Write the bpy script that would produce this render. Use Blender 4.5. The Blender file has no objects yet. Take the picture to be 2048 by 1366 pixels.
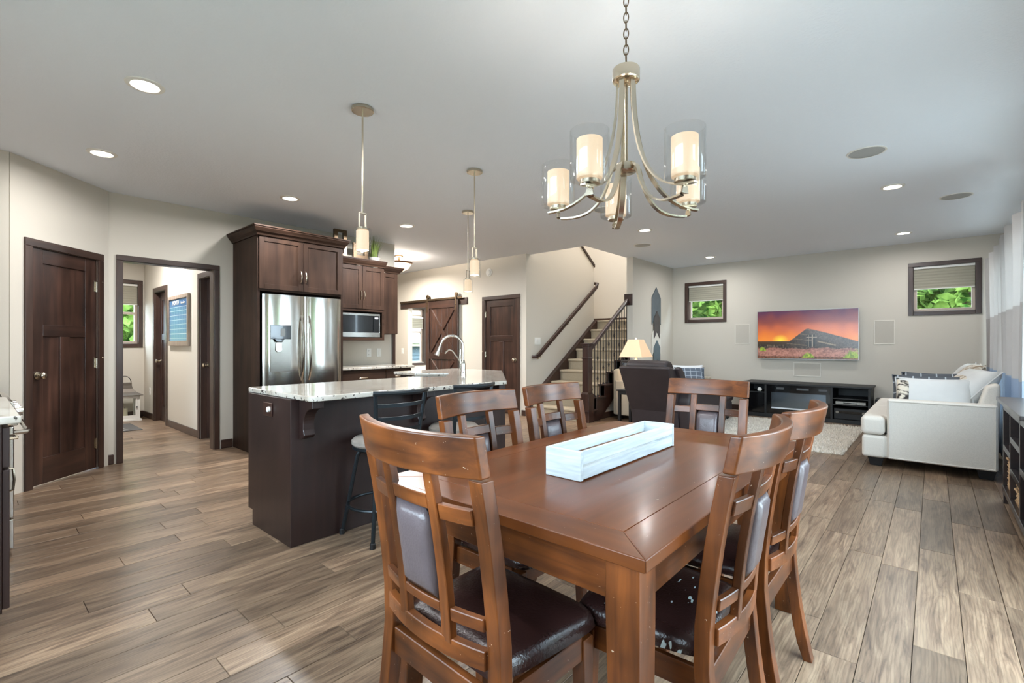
import bpy, bmesh, math, random
from math import sin, cos, pi, radians, sqrt, atan2
from mathutils import Vector, Matrix
S = bpy.context.scene
C = S.collection
random.seed(7)
# ------------------------------------------------------------------ camera, world, lights, exposure
cam = bpy.data.objects.new('camera', bpy.data.cameras.new('camera'))
C.objects.link(cam)
cam.location = (0, 0, 1.21)
cam.rotation_euler = (pi / 2, 0, radians(41.284 - 90))
cam.data.sensor_width = 36
cam.data.lens = 36 * 960.16 / 2048
cam.data.shift_y = 5.94 / 2048
cam.data.clip_start = .02
S.camera = cam
S.view_settings.view_transform = 'Standard'
S.view_settings.look = 'None'
S.view_settings.gamma = 1
S.view_settings.use_curve_mapping = False
S.view_settings.exposure = 1.02
S.cycles.max_bounces = 7
S.cycles.diffuse_bounces = 4
S.cycles.glossy_bounces = 4
S.cycles.transmission_bounces = 4
S.cycles.transparent_max_bounces = 12
S.cycles.caustics_reflective = False
S.cycles.caustics_refractive = False
S.cycles.sample_clamp_indirect = 6
S.cycles.use_denoising = True
W = bpy.data.worlds.new('world')
S.world = W
W.use_nodes = True
W.node_tree.nodes['Background'].inputs[0].default_value = (.69, .845, 1, 1)
W.node_tree.nodes['Background'].inputs[1].default_value = 10.0

def area(name, loc, rot, sx, sy, power, col=(1, 1, 1), spread=180, shape='RECTANGLE'):
    l = bpy.data.lights.new(name, 'AREA')
    l.shape = shape; l.size = sx; l.size_y = sy; l.energy = power; l.color = col; l.spread = radians(spread)
    o = bpy.data.objects.new(name, l); C.objects.link(o)
    o.location = loc; o.rotation_euler = rot
    return o
def point(name, loc, power, col=(1, .82, .6), r=.03, parent=None):
    l = bpy.data.lights.new(name, 'POINT'); l.energy = power; l.color = col; l.shadow_soft_size = r
    o = bpy.data.objects.new(name, l); C.objects.link(o); o.location = loc
    if parent: o.parent = parent
    return o
DAY = (.80, .90, 1)
# portals in the glazing guide the sky light through the real windows and the added ones
for args in (('portal_added_patio_door', (1.95, -.80, 1.085), (pi / 2, 0, 0), 2.2, 2.07, 1),
             ('portal_living_window', (7.2, -.80, 1.435), (pi / 2, 0, 0), 3.5, 1.77, 1),
             ('portal_added_console_window', (4.375, -.80, 1.625), (pi / 2, 0, 0), 1.45, 1.25, 1),
             ('portal_added_rear_window', (-.58, 1.1, 1.45), (0, -pi / 2, 0), 1.5, 2.0, 1),
             ('portal_added_kitchen_window', (-.58, 2.8, 1.65), (0, -pi / 2, 0), .9, 1.0, 1),
             ('portal_office_window', (7.3, 9.75, 1.43), (-pi / 2, 0, 0), .7, 1.3, 1),
             ('portal_hall_window', (1.55, 10.05, 1.72), (-pi / 2, 0, 0), .7, 1.0, 1)):
    area(*args).data.cycles.is_portal = True
CANS = [(.702, 3.505), (.723, 5.009), (2.246, 5.068), (3.761, 5.105), (6.014, 2.907), (8.623, 2.948), (5.945, .30), (8.525, .311)]
for x, y in CANS + [(.70, 2.0), (2.25, 1.9)]:  # last two lamps are added fill without a ceiling fixture
    area('downlight_and_fill_lamp', (x, y, 2.735), (0, 0, 0), .12, .12, (48 if x > 3 else 18 if x > 2 else 9) if y > 3.2 else 7.5, (1, 1, 1), 172, 'DISK')
area('stairwell_fill', (7.9, 4.7, 5.0), (0, 0, 0), .8, .5, 55, (1, .97, .94))  # added fill light high in the stairwell, no fixture there
area('hall_fill', (1.3, 8.2, 2.73), (0, 0, 0), .3, .3, 34, (1, .97, .94), 170, 'DISK')  # added fill for the hallway, no lamp known here
area('office_fill', (7.6, 8.0, 2.7), (0, 0, 0), .6, .6, 45, (.95, .97, 1))  # unseen fill light added inside the office
area('passage_fill', (5.2, 7.6, 2.7), (0, 0, 0), .3, .3, 60, (1, .93, .84), 170, 'DISK')  # fill light added to lift the passage and the barn door wall

# ------------------------------------------------------------------ materials
def lin(h):
    h = h.lstrip('#')
    v = [int(h[i:i + 2], 16) / 255 for i in (0, 2, 4)]
    return tuple((c / 12.92 if c <= .04045 else ((c + .055) / 1.055) ** 2.4) for c in v) + (1,)
class NT:
    def __init__(s, name):
        s.m = bpy.data.materials.new(name); s.m.use_nodes = True
        s.t = s.m.node_tree; s.b = s.t.nodes['Principled BSDF']; s.out = s.t.nodes['Material Output']
    def n(s, typ, **kw):
        x = s.t.nodes.new(typ)
        for k, v in kw.items():
            if k.startswith('i_'):
                key = k[2:]
                x.inputs[int(key) if key.isdigit() else key.replace('_', ' ')].default_value = v
            else: setattr(x, k, v)
        return x
    def l(s, a, b): s.t.links.new(a, b)
    def set(s, **kw):
        for k, v in kw.items(): s.b.inputs[k.replace('_', ' ')].default_value = v
def plain(name, col, rough=.5, metal=0, bump=0, bscale=200, spec=.5, var=0, vscale=8, coat=0):
    t = NT(name); c = lin(col)
    t.set(Base_Color=c, Roughness=rough, Metallic=metal, Coat_Weight=coat)
    t.b.inputs['Specular IOR Level'].default_value = spec
    co = t.n('ShaderNodeTexCoord')
    if var:
        nz = t.n('ShaderNodeTexNoise', i_Scale=vscale, i_Detail=3.0)
        t.l(co.outputs['Object'], nz.inputs['Vector'])
        mx = t.n('ShaderNodeMix', data_type='RGBA')
        mx.inputs[6].default_value = tuple(x * (1 - var) for x in c[:3]) + (1,)
        mx.inputs[7].default_value = tuple(min(1, x * (1 + var)) for x in c[:3]) + (1,)
        t.l(nz.outputs[0], mx.inputs[0]); t.l(mx.outputs[2], t.b.inputs['Base Color'])
    if bump:
        nz = t.n('ShaderNodeTexNoise', i_Scale=bscale, i_Detail=2.0)
        t.l(co.outputs['Object'], nz.inputs['Vector'])
        bp = t.n('ShaderNodeBump', i_Strength=bump, i_Distance=.003)
        t.l(nz.outputs[0], bp.inputs['Height']); t.l(bp.outputs[0], t.b.inputs['Normal'])
    return t.m
def wood(name, dark, light, axis='X', scale=1, rough=.35, coat=.3, chips=0, spec=.5, contrast=1, bump=.05, perobj=False, mottled=0, warm=None):
    t = NT(name)
    co = t.n('ShaderNodeTexCoord')
    mp = t.n('ShaderNodeMapping')
    st = [14 * scale] * 3
    st['XYZ'.index(axis)] = 1.1 * scale
    mp.inputs['Scale'].default_value = st
    src = co.outputs['Object']
    if perobj:
        oi = t.n('ShaderNodeObjectInfo')
        mul = t.n('ShaderNodeVectorMath', operation='SCALE'); mul.inputs[0].default_value = (37, 53, 71)
        t.l(oi.outputs['Random'], mul.inputs['Scale'])
        ad = t.n('ShaderNodeVectorMath', operation='ADD')
        t.l(co.outputs['Object'], ad.inputs[0]); t.l(mul.outputs[0], ad.inputs[1]); src = ad.outputs[0]
    t.l(src, mp.inputs['Vector'])
    n1 = t.n('ShaderNodeTexNoise', i_Scale=1.5, i_Detail=5.0, i_Distortion=.6)
    t.l(mp.outputs[0], n1.inputs['Vector'])
    r = t.n('ShaderNodeValToRGB')
    r.color_ramp.elements[0].position = .5 - .22 / contrast; r.color_ramp.elements[0].color = lin(dark)
    r.color_ramp.elements[1].position = .5 + .22 / contrast; r.color_ramp.elements[1].color = lin(light)
    t.l(n1.outputs[0], r.inputs[0])
    colout = r.outputs[0]
    if mottled:
        n2 = t.n('ShaderNodeTexNoise', i_Scale=4.0 * scale, i_Detail=2.0)
        t.l(src, n2.inputs['Vector'])
        mr = t.n('ShaderNodeMapRange', i_1=.3, i_2=.7, i_3=1 - mottled, i_4=1 + mottled)
        t.l(n2.outputs[0], mr.inputs[0])
        vm = t.n('ShaderNodeVectorMath', operation='SCALE')
        t.l(colout, vm.inputs[0]); t.l(mr.outputs[0], vm.inputs['Scale']); colout = vm.outputs[0]
    if chips:
        n3 = t.n('ShaderNodeTexNoise', i_Scale=75.0, i_Detail=3.0, i_Distortion=1.5)
        t.l(src, n3.inputs['Vector'])
        mr = t.n('ShaderNodeMapRange', i_1=.79 - chips, i_2=.80 - chips, i_3=0, i_4=.8)
        t.l(n3.outputs[0], mr.inputs[0])
        mx = t.n('ShaderNodeMix', data_type='RGBA'); mx.inputs[7].default_value = lin('D9C3AE')
        t.l(mr.outputs[0], mx.inputs[0]); t.l(colout, mx.inputs[6]); colout = mx.outputs[2]
    t.l(colout, t.b.inputs['Base Color'])
    t.b.inputs['Specular IOR Level'].default_value = spec
    t.set(Roughness=rough, Coat_Weight=coat, Coat_Roughness=.13 if 'table' in name else .22)
    if bump:
        bp = t.n('ShaderNodeBump', i_Strength=bump, i_Distance=.002)
        t.l(n1.outputs[0], bp.inputs['Height']); t.l(bp.outputs[0], t.b.inputs['Normal'])
    return t.m
def emit(name, col, strength, base='FFFFFF'):
    t = NT(name); t.set(Base_Color=lin(base), Roughness=.4, Emission_Color=lin(col), Emission_Strength=strength)
    return t.m
def glass(name, tint=(1, 1, 1, 1), rough=.02, refl=1.45, density=.0):
    t = NT(name)
    tr = t.n('ShaderNodeBsdfTransparent'); tr.inputs[0].default_value = tint
    gl = t.n('ShaderNodeBsdfGlossy', i_Roughness=rough)
    lw = t.n('ShaderNodeLayerWeight', i_Blend=.5)
    pw_ = t.n('ShaderNodeMath', operation='POWER', i_1=4.0); t.l(lw.outputs['Facing'], pw_.inputs[0])
    fr = t.n('ShaderNodeMapRange', i_1=0.0, i_2=1.0, i_3=.035, i_4=refl - 1.0); t.l(pw_.outputs[0], fr.inputs[0])
    mx = t.n('ShaderNodeMixShader')
    t.l(fr.outputs[0], mx.inputs[0]); t.l(tr.outputs[0], mx.inputs[1]); t.l(gl.outputs[0], mx.inputs[2])
    t.l(mx.outputs[0], t.out.inputs[0])
    return t.m
def sheer(name, col, trans=.5):
    t = NT(name)
    d = t.n('ShaderNodeBsdfDiffuse'); d.inputs[0].default_value = lin(col)
    r = t.n('ShaderNodeBsdfTranslucent'); r.inputs[0].default_value = lin(col)
    mx = t.n('ShaderNodeMixShader'); mx.inputs[0].default_value = trans
    t.l(d.outputs[0], mx.inputs[1]); t.l(r.outputs[0], mx.inputs[2]); t.l(mx.outputs[0], t.out.inputs[0])
    return t.m
WALL = plain('wall_paint', 'CBC4B8', .7, bump=.08, bscale=120, spec=.3)
CEIL = plain('ceiling_texture', 'E9EEF6', .9, bump=.55, bscale=60, spec=.1)
WHITE = plain('white_plastic', 'E6E4DE', .4)
TRIM = wood('trim_wood_z', '30211C', '483329', 'Z', 1, .38, .2, bump=.03)
TRIMX = wood('trim_wood_x', '30211C', '483329', 'X', 1, .38, .2, bump=.03)
TRIMY = wood('trim_wood_y', '30211C', '483329', 'Y', 1, .38, .2, bump=.03)
CAB = wood('cabinet_wood_z', '271C17', '412F25', 'Z', .7, .5, .0, spec=.14, contrast=.8, bump=.02, mottled=.25)
CABX = wood('cabinet_wood_x', '271C17', '412F25', 'X', .7, .5, .0, spec=.14, contrast=.8, bump=.02, mottled=.25)
DOOR = wood('door_wood_z', '241814', '4D342A', 'Z', .8, .32, .3, contrast=.9, bump=.02, mottled=.3)
DOORX = wood('door_wood_x', '241814', '462F26', 'X', .8, .32, .3, contrast=.9, bump=.02, mottled=.3)
ISL = wood('island_wood', '1E1413', '33221F', 'Z', .7, .34, .1, contrast=.8, bump=.02, mottled=.2)
ESP = wood('espresso_wood', '1B1212', '2C1D1B', 'X', 1, .3, .35, bump=.02)
CW = dict((a, wood('chair_wood_' + a.lower(), '3A1D0E', '6E3C19', a, 1.6, .32, .12, spec=.35, chips=.06, contrast=.9, bump=.03, mottled=.5)) for a in 'XYZ')
TTOP = wood('table_top_wood', '4E260E', '723F1D', 'X', .8, .3, .12, spec=.3, chips=.035, contrast=.6, bump=.05, mottled=.2)
TTOPY = wood('table_border_wood', '4E260E', '723F1D', 'Y', .8, .3, .12, spec=.3, chips=.04, contrast=.6, bump=.05, mottled=.2)
LEATH = plain('brown_leather', '2C1A18', .26, bump=.35, bscale=140, var=.35, vscale=9)
PADL = plain('grey_brown_leather', '544A4C', .28, bump=.3, bscale=140, var=.2, vscale=9)
STEEL = plain('stainless_steel', 'C9C5BE', .16, 1)
STEELD = plain('dark_steel', '8F8B84', .25, 1)
NICKEL = plain('brushed_nickel', 'CABFAC', .26, 1)
CHROME = plain('satin_chrome', 'CDCAC4', .14, 1)
BRONZE = plain('bronze_metal', '6B5A48', .35, .9)
IRON = plain('black_iron', '18100E', .45, .4)
STOOLM = plain('gunmetal_tube', '31363A', .38, .75)
BLACK = plain('black_gloss', '0B0B0D', .12, coat=.4)
BLACKM = plain('black_matte', '141416', .5)
CARPET = plain('beige_carpet', 'A0937E', .95, bump=.9, bscale=180, var=.15, vscale=60, spec=.1)
SOFA = plain('cream_linen', 'D6CFC5', .85, bump=.7, bscale=260, var=.10, vscale=120, spec=.2)
CREAM = plain('cream_upholstery', 'C2B7A4', .85, bump=.5, bscale=260, spec=.2)
RECL = plain('recliner_suede', '2E2526', .5, bump=.25, bscale=60, var=.3, vscale=6)
PILW = plain('pale_satin', 'C6C6C4', .5, bump=.2, bscale=40, var=.08)
OPAL = emit('opal_glass', 'FFDDB6', .38, '8C8272')
LENS = emit('lamp_lens', 'FFF4E2', 7)
CLEAR = glass('clear_glass', (.985, .99, .99, 1), .02, 1.55)
PANE = glass('window_glass', (.96, .98, .97, 1), .01, 1.6)
def granite():
    t = NT('granite')
    co = t.n('ShaderNodeTexCoord')
    n1 = t.n('ShaderNodeTexNoise', i_Scale=7.0, i_Detail=6.0, i_Distortion=1.2); t.l(co.outputs['Object'], n1.inputs['Vector'])
    r = t.n('ShaderNodeValToRGB')
    for p, c in ((.3, 'A79D8F'), (.5, 'BCB4A8'), (.72, 'CAC5BD')):
        e = r.color_ramp.elements[0] if p == .3 else (r.color_ramp.elements[1] if p == .72 else r.color_ramp.elements.new(p))
        e.position = p; e.color = lin(c)
    t.l(n1.outputs[0], r.inputs[0])
    v = t.n('ShaderNodeTexNoise', i_Scale=40.0, i_Detail=2.0); t.l(co.outputs['Object'], v.inputs['Vector'])
    mr = t.n('ShaderNodeMapRange', i_1=.615, i_2=.66, i_3=0, i_4=.92); t.l(v.outputs[0], mr.inputs[0])
    mx = t.n('ShaderNodeMix', data_type='RGBA'); mx.inputs[7].default_value = lin('2A2422')
    t.l(mr.outputs[0], mx.inputs[0]); t.l(r.outputs[0], mx.inputs[6]); t.l(mx.outputs[2], t.b.inputs['Base Color'])
    t.set(Roughness=.1, Coat_Weight=.2)
    return t.m
GRAN = granite()
def floorwood():
    t = NT('plank_laminate')
    oi = t.n('ShaderNodeObjectInfo'); co = t.n('ShaderNodeTexCoord')
    mul = t.n('ShaderNodeVectorMath', operation='SCALE'); mul.inputs[0].default_value = (97, 61, 43)
    t.l(oi.outputs['Random'], mul.inputs['Scale'])
    ad = t.n('ShaderNodeVectorMath', operation='ADD'); t.l(co.outputs['Object'], ad.inputs[0]); t.l(mul.outputs[0], ad.inputs[1])
    mp = t.n('ShaderNodeMapping'); mp.inputs['Scale'].default_value = (1.3, 11, 1); t.l(ad.outputs[0], mp.inputs['Vector'])
    n1 = t.n('ShaderNodeTexNoise', i_Scale=2.2, i_Detail=6.0, i_Roughness=.62, i_Distortion=1.3); t.l(mp.outputs[0], n1.inputs['Vector'])
    r = t.n('ShaderNodeValToRGB'); es = r.color_ramp.elements
    es[0].position = .27; es[0].color = lin('4A3B30'); es[1].position = .72; es[1].color = lin('9A836B')
    e = es.new(.46); e.color = lin('796350')
    t.l(n1.outputs[0], r.inputs[0])
    # dark grain lines
    mp2 = t.n('ShaderNodeMapping'); mp2.inputs['Scale'].default_value = (2.2, 60, 1); t.l(ad.outputs[0], mp2.inputs['Vector'])
    n2 = t.n('ShaderNodeTexNoise', i_Scale=2.0, i_Detail=3.0, i_Distortion=.5); t.l(mp2.outputs[0], n2.inputs['Vector'])
    mr = t.n('ShaderNodeMapRange', i_1=.2, i_2=.6, i_3=.80, i_4=1.05); t.l(n2.outputs[0], mr.inputs[0])
    # per-plank tone
    tone = t.n('ShaderNodeMapRange', i_1=0, i_2=1, i_3=.62, i_4=1.24); t.l(oi.outputs['Random'], tone.inputs[0])
    m1 = t.n('ShaderNodeMath', operation='MULTIPLY'); t.l(mr.outputs[0], m1.inputs[0]); t.l(tone.outputs[0], m1.inputs[1])
    mp3 = t.n('ShaderNodeMapping'); mp3.inputs['Scale'].default_value = (2.4, 6, 1); t.l(ad.outputs[0], mp3.inputs['Vector'])
    n3 = t.n('ShaderNodeTexNoise', i_Scale=1.0, i_Detail=3.0); t.l(mp3.outputs[0], n3.inputs['Vector'])
    pr = t.n('ShaderNodeMapRange', i_1=.3, i_2=.7, i_3=.80, i_4=1.16); t.l(n3.outputs[0], pr.inputs[0])
    m2 = t.n('ShaderNodeMath', operation='MULTIPLY'); t.l(m1.outputs[0], m2.inputs[0]); t.l(pr.outputs[0], m2.inputs[1]); m1 = m2
    mp4 = t.n('ShaderNodeMapping'); mp4.inputs['Scale'].default_value = (.55, 5, 1); t.l(ad.outputs[0], mp4.inputs['Vector'])
    wv = t.n('ShaderNodeTexWave', wave_type='BANDS', bands_direction='Y', i_Scale=5.0, i_Distortion=9.0, i_Detail=2.0); wv.inputs['Detail Scale'].default_value = 1.2; t.l(mp4.outputs[0], wv.inputs['Vector'])
    wr = t.n('ShaderNodeMapRange', i_1=0.0, i_2=.45, i_3=.80, i_4=1.04); t.l(wv.outputs['Fac'], wr.inputs[0])
    m3 = t.n('ShaderNodeMath', operation='MULTIPLY'); t.l(m1.outputs[0], m3.inputs[0]); t.l(wr.outputs[0], m3.inputs[1]); m1 = m3
    vm = t.n('ShaderNodeVectorMath', operation='SCALE'); t.l(r.outputs[0], vm.inputs[0]); t.l(m1.outputs[0], vm.inputs['Scale'])
    t.l(vm.outputs[0], t.b.inputs['Base Color'])
    t.set(Roughness=.32)
    bp = t.n('ShaderNodeBump', i_Strength=.22, i_Distance=.0015); t.l(n2.outputs[0], bp.inputs['Height']); t.l(bp.outputs[0], t.b.inputs['Normal'])
    return t.m
PLANK = floorwood()

# ------------------------------------------------------------------ mesh helpers
BASE = {}
class G:
    def __init__(s): s.v = []; s.f = []
    def add(s, v, f):
        k = len(s.v); s.v += [tuple(p) for p in v]; s.f += [tuple(i + k for i in q) for q in f]; return s
    def box(s, x0, x1, y0, y1, z0, z1):
        if x0 > x1: x0, x1 = x1, x0
        if y0 > y1: y0, y1 = y1, y0
        if z0 > z1: z0, z1 = z1, z0
        v = [(x, y, z) for z in (z0, z1) for y in (y0, y1) for x in (x0, x1)]
        return s.add(v, [(0, 2, 3, 1), (4, 5, 7, 6), (0, 1, 5, 4), (2, 6, 7, 3), (0, 4, 6, 2), (1, 3, 7, 5)])
    def prism(s, poly, axis, a0, a1):
        """closed polygon extruded along an axis; poly coords are the other two axes in cyclic order (X: yz, Y: xz, Z: xy)"""
        n = len(poly)
        def P(u, w, a): return (a, u, w) if axis == 'X' else ((u, a, w) if axis == 'Y' else (u, w, a))
        v = [P(u, w, a0) for u, w in poly] + [P(u, w, a1) for u, w in poly]
        f = [tuple(range(n))[::-1], tuple(range(n, 2 * n))] + [(i, (i + 1) % n, n + (i + 1) % n, n + i) for i in range(n)]
        return s.add(v, f)
    def lathe(s, prof, c=(0, 0, 0), n=20, axis='Z', cap=True):
        k = len(prof); v = []
        for r, h in prof:
            for i in range(n):
                a = 2 * pi * i / n; p = (r * cos(a), r * sin(a), h)
                if axis == 'X': p = (p[2], p[0], p[1])
                elif axis == 'Y': p = (p[1], p[2], p[0])
                v.append((p[0] + c[0], p[1] + c[1], p[2] + c[2]))
        f = [(j * n + i, j * n + (i + 1) % n, (j + 1) * n + (i + 1) % n, (j + 1) * n + i) for j in range(k - 1) for i in range(n)]
        if cap:
            if prof[0][0] > 1e-5: f.append(tuple(range(n))[::-1])
            if prof[-1][0] > 1e-5: f.append(tuple(range((k - 1) * n, k * n)))
        return s.add(v, f)
    def sweep(s, path, sec, up=(0, 0, 1), closed=False, caps=True):
        """section (list of (u,w)) swept along 3-D path; u along side, w along up"""
        P = [Vector(p) for p in path]; n = len(P); m = len(sec); v = []
        for i in range(n):
            if closed: t = (P[(i + 1) % n] - P[i - 1])
            else: t = (P[min(i + 1, n - 1)] - P[max(i - 1, 0)])
            t.normalize(); u0 = Vector(up)
            side = t.cross(u0)
            if side.length < 1e-4: side = t.cross(Vector((0, 1, 0)))
            side.normalize(); w = side.cross(t)
            k = 1
            if 0 < i < n - 1 or closed:
                a = (P[i] - P[i - 1]).normalized(); k = 1 / max(.5, a.dot(t))
            for q in sec: v.append(P[i] + side * q[0] * k + w * q[1])
        f = []
        for i in range(n if closed else n - 1):
            j = (i + 1) % n
            for q in range(m): f.append((i * m + q, i * m + (q + 1) % m, j * m + (q + 1) % m, j * m + q))
        if caps and not closed: f += [tuple(range(m))[::-1], tuple(range((n - 1) * m, n * m))]
        return s.add(v, f)
    def tube(s, path, r, n=8, closed=False, up=(0, 0, 1)):
        return s.sweep(path, [(r * cos(2 * pi * i / n), r * sin(2 * pi * i / n)) for i in range(n)], up, closed)
    def pillow(s, w, h, d, n=14):
        """flat in local xy, thickness z, pinched corners"""
        v = []; N = n + 1
        for sg in (1, -1):
            for j in range(N):
                for i in range(N):
                    u = -1 + 2 * i / n; q = -1 + 2 * j / n
                    th = max(0, (1 - abs(u) ** 3.2) * (1 - abs(q) ** 3.2)) ** .5
                    v.append((u * w / 2 * (1 - .07 * (1 - q * q) * abs(u) ** 4), q * h / 2 * (1 - .07 * (1 - u * u) * abs(q) ** 4), sg * d / 2 * th))
        f = []
        for j in range(n):
            for i in range(n):
                a = j * N + i; f.append((a, a + 1, a + N + 1, a + N)); b = a + N * N; f.append((b, b + N, b + N + 1, b + 1))
        return s.add(v, f)
    def xf(s, M):
        s.v = [tuple(M @ Vector(p)) for p in s.v]; return s
def obj(name, g, mt, parent=None, bevel=0, seg=2, smooth=False, world=True, sub=0):
    base = BASE.get(parent.name, Vector()) if (parent and world) else Vector()
    me = bpy.data.meshes.new(name)
    me.from_pydata([(p[0] - base[0], p[1] - base[1], p[2] - base[2]) for p in g.v], [], g.f)
    bm = bmesh.new(); bm.from_mesh(me)
    if smooth: bmesh.ops.remove_doubles(bm, verts=bm.verts, dist=1e-5)
    bmesh.ops.recalc_face_normals(bm, faces=bm.faces)
    bm.to_mesh(me); bm.free()
    me.materials.append(mt)
    if smooth:
        for p in me.polygons: p.use_smooth = True
        if smooth != 'all': me.set_sharp_from_angle(angle=radians(40))
    o = bpy.data.objects.new(name, me); C.objects.link(o)
    if parent: o.parent = parent; BASE[o.name] = base
    if bevel:
        b = o.modifiers.new('bevel', 'BEVEL'); b.width = bevel; b.segments = seg; b.limit_method = 'ANGLE'; b.angle_limit = radians(35)
        if seg >= 2:
            for p in me.polygons: p.use_smooth = True
            w = o.modifiers.new('wn', 'WEIGHTED_NORMAL'); w.keep_sharp = False
    if sub:
        m = o.modifiers.new('sub', 'SUBSURF'); m.levels = sub; m.render_levels = sub
    return o
def tag(o, label=None, cat=None, group=None, kind=None):
    if label: o['label'] = label
    if cat: o['category'] = cat
    if group: o['group'] = group
    if kind: o['kind'] = kind
    return o
def thing(name, label, cat, loc=(0, 0, 0), rz=0, group=None, kind=None):
    o = bpy.data.objects.new(name, None); C.objects.link(o); o.empty_display_size = .1
    o.location = loc; o.rotation_euler = (0, 0, rz); BASE[o.name] = Vector(loc) if rz == 0 else Vector()
    return tag(o, label, cat, group, kind)
def B(x0, x1, y0, y1, z0, z1): return G().box(x0, x1, y0, y1, z0, z1)
def dup(root, loc=None, rz=None, label=None):
    r = root.copy(); C.objects.link(r)
    if loc is not None: r.location = loc
    if rz is not None: r.rotation_euler = (0, 0, rz)
    if label: r['label'] = label
    for ch in root.children:
        c = ch.copy(); C.objects.link(c); c.parent = r
        for g2 in ch.children:
            d = g2.copy(); C.objects.link(d); d.parent = c
    return r
def text(name, s, size, mt, parent, loc, rot, extrude=.0015, align='CENTER'):
    cu = bpy.data.curves.new(name, 'FONT'); cu.body = s; cu.size = size; cu.extrude = extrude; cu.align_x = align; cu.align_y = 'CENTER'
    cu.materials.append(mt)
    tmp = bpy.data.objects.new(name, cu); C.objects.link(tmp)
    me = bpy.data.meshes.new_from_object(tmp.evaluated_get(bpy.context.evaluated_depsgraph_get()))
    bpy.data.objects.remove(tmp); bpy.data.curves.remove(cu)
    o = bpy.data.objects.new(name, me); C.objects.link(o); o.parent = parent; o.location = loc; o.rotation_euler = rot
    return o
# ------------------------------------------------------------------ the setting
def wall(name, label, axis, p0, p1, a0, a1, z0, z1, holes=(), m=WALL):
    """slab from p0..p1 along its normal axis, a0..a1 along the wall, with rectangular holes (a0,a1,z0,z1)"""
    A = sorted({a0, a1} | {h[0] for h in holes} | {h[1] for h in holes})
    Z = sorted({z0, z1} | {h[2] for h in holes} | {h[3] for h in holes})
    g = G()
    for i in range(len(A) - 1):
        for j in range(len(Z) - 1):
            ca, cz = (A[i] + A[i + 1]) / 2, (Z[j] + Z[j + 1]) / 2
            if any(h[0] < ca < h[1] and h[2] < cz < h[3] for h in holes): continue
            if axis == 'X': g.box(p0, p1, A[i], A[i + 1], Z[j], Z[j + 1])
            else: g.box(A[i], A[i + 1], p0, p1, Z[j], Z[j + 1])
    return tag(obj(name, g, m), label, 'wall', kind='structure')
CH = 2.745
XT, YR, YK, XB = 9.45, -.76, 6.23, 6.25
# floor: sub-base, planks one by one, the far rest joined
fl = tag(obj('floor', B(-.64, 9.57, -.88, 10.1, -.12, -.0085), BLACKM), 'grey-brown wood-look plank floor running through the whole room', 'floor', kind='structure')
pw, pl = .1553, 1.22
def plank_mesh(x0, x1, y0, y1):
    cx, cy = (x0 + x1) / 2, (y0 + y1) / 2; g = G(); a, b = (x1 - x0) / 2 - .0009, (y1 - y0) / 2 - .0009; c = .0012
    g.add([(-a, -b, -.008), (a, -b, -.008), (a, b, -.008), (-a, b, -.008), (-a, -b, -.0018), (a, -b, -.0018), (a, b, -.0018), (-a, b, -.0018),
           (-a + c, -b + c, 0), (a - c, -b + c, 0), (a - c, b - c, 0), (-a + c, b - c, 0)],
          [(0, 1, 5, 4), (1, 2, 6, 5), (2, 3, 7, 6), (3, 0, 4, 7), (4, 5, 9, 8), (5, 6, 10, 9), (6, 7, 11, 10), (7, 4, 8, 11), (8, 9, 10, 11)])
    return g, cx, cy
cells = []
y = .2185 - pw * 7
row = 0; rr = random.Random(3)
FW = Vector((cos(radians(41.284)), sin(radians(41.284)))); RT = Vector((FW[1], -FW[0]))
while y < 10:
    off = {8: .05, 7: 3.445, 6: .9, 22: .553}.get(row, rr.random() * pl)
    y0, y1 = max(y, -.85), y + pw
    x = off % pl - 2 * pl
    while x < XT + .1:
        x0, x1 = max(x, -.6), min(x + pl, XT + .1)
        if x1 - x0 > .02:
            cx, cy = (x0 + x1) / 2, (y0 + y1) / 2
            if not (cy > 6.4 and not (.2 < cx < 3.0 or (5.5 < cx and 6.5 < cy))):
                best = 0
                for px in (x0, cx, x1):
                    d = FW.dot((px, cy))
                    if d > .8 and abs(RT.dot((px, cy)) / d) < 1.12: best = max(best, 1 / d ** 3)
                hid = (1.4 < cx < 3.9 and 2.95 < cy < 3.4) or (x0 > 2.2 and x1 < 4.3 and cy > 5.6 and cy < 6.3)
                cells.append((best * (0 if hid else 1), x0, x1, y0, y1))
        x += pl
    y += pw; row += 1
cells.sort(key=lambda c: -c[0])
full = None; rest = G()
for i, (w_, x0, x1, y0, y1) in enumerate(cells):
    g, cx, cy = plank_mesh(x0, x1, y0, y1)
    if i < 300 and w_ > 0:
        if abs(x1 - x0 - pl) < 1e-6 and abs(y1 - y0 - pw) < 1e-6 and full:
            o = full.copy(); C.objects.link(o); o.parent = fl
        else:
            o = obj('plank', g, PLANK, fl, world=False)
            if abs(x1 - x0 - pl) < 1e-6 and abs(y1 - y0 - pw) < 1e-6: full = o
        o.location = (cx, cy, 0)
    else:
        k = len(rest.v); rest.add([(a + cx, b + cy, c) for a, b, c in g.v], g.f)
o = obj('plank_remainder', rest, PLANK, fl); o['kind'] = 'stuff'
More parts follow.
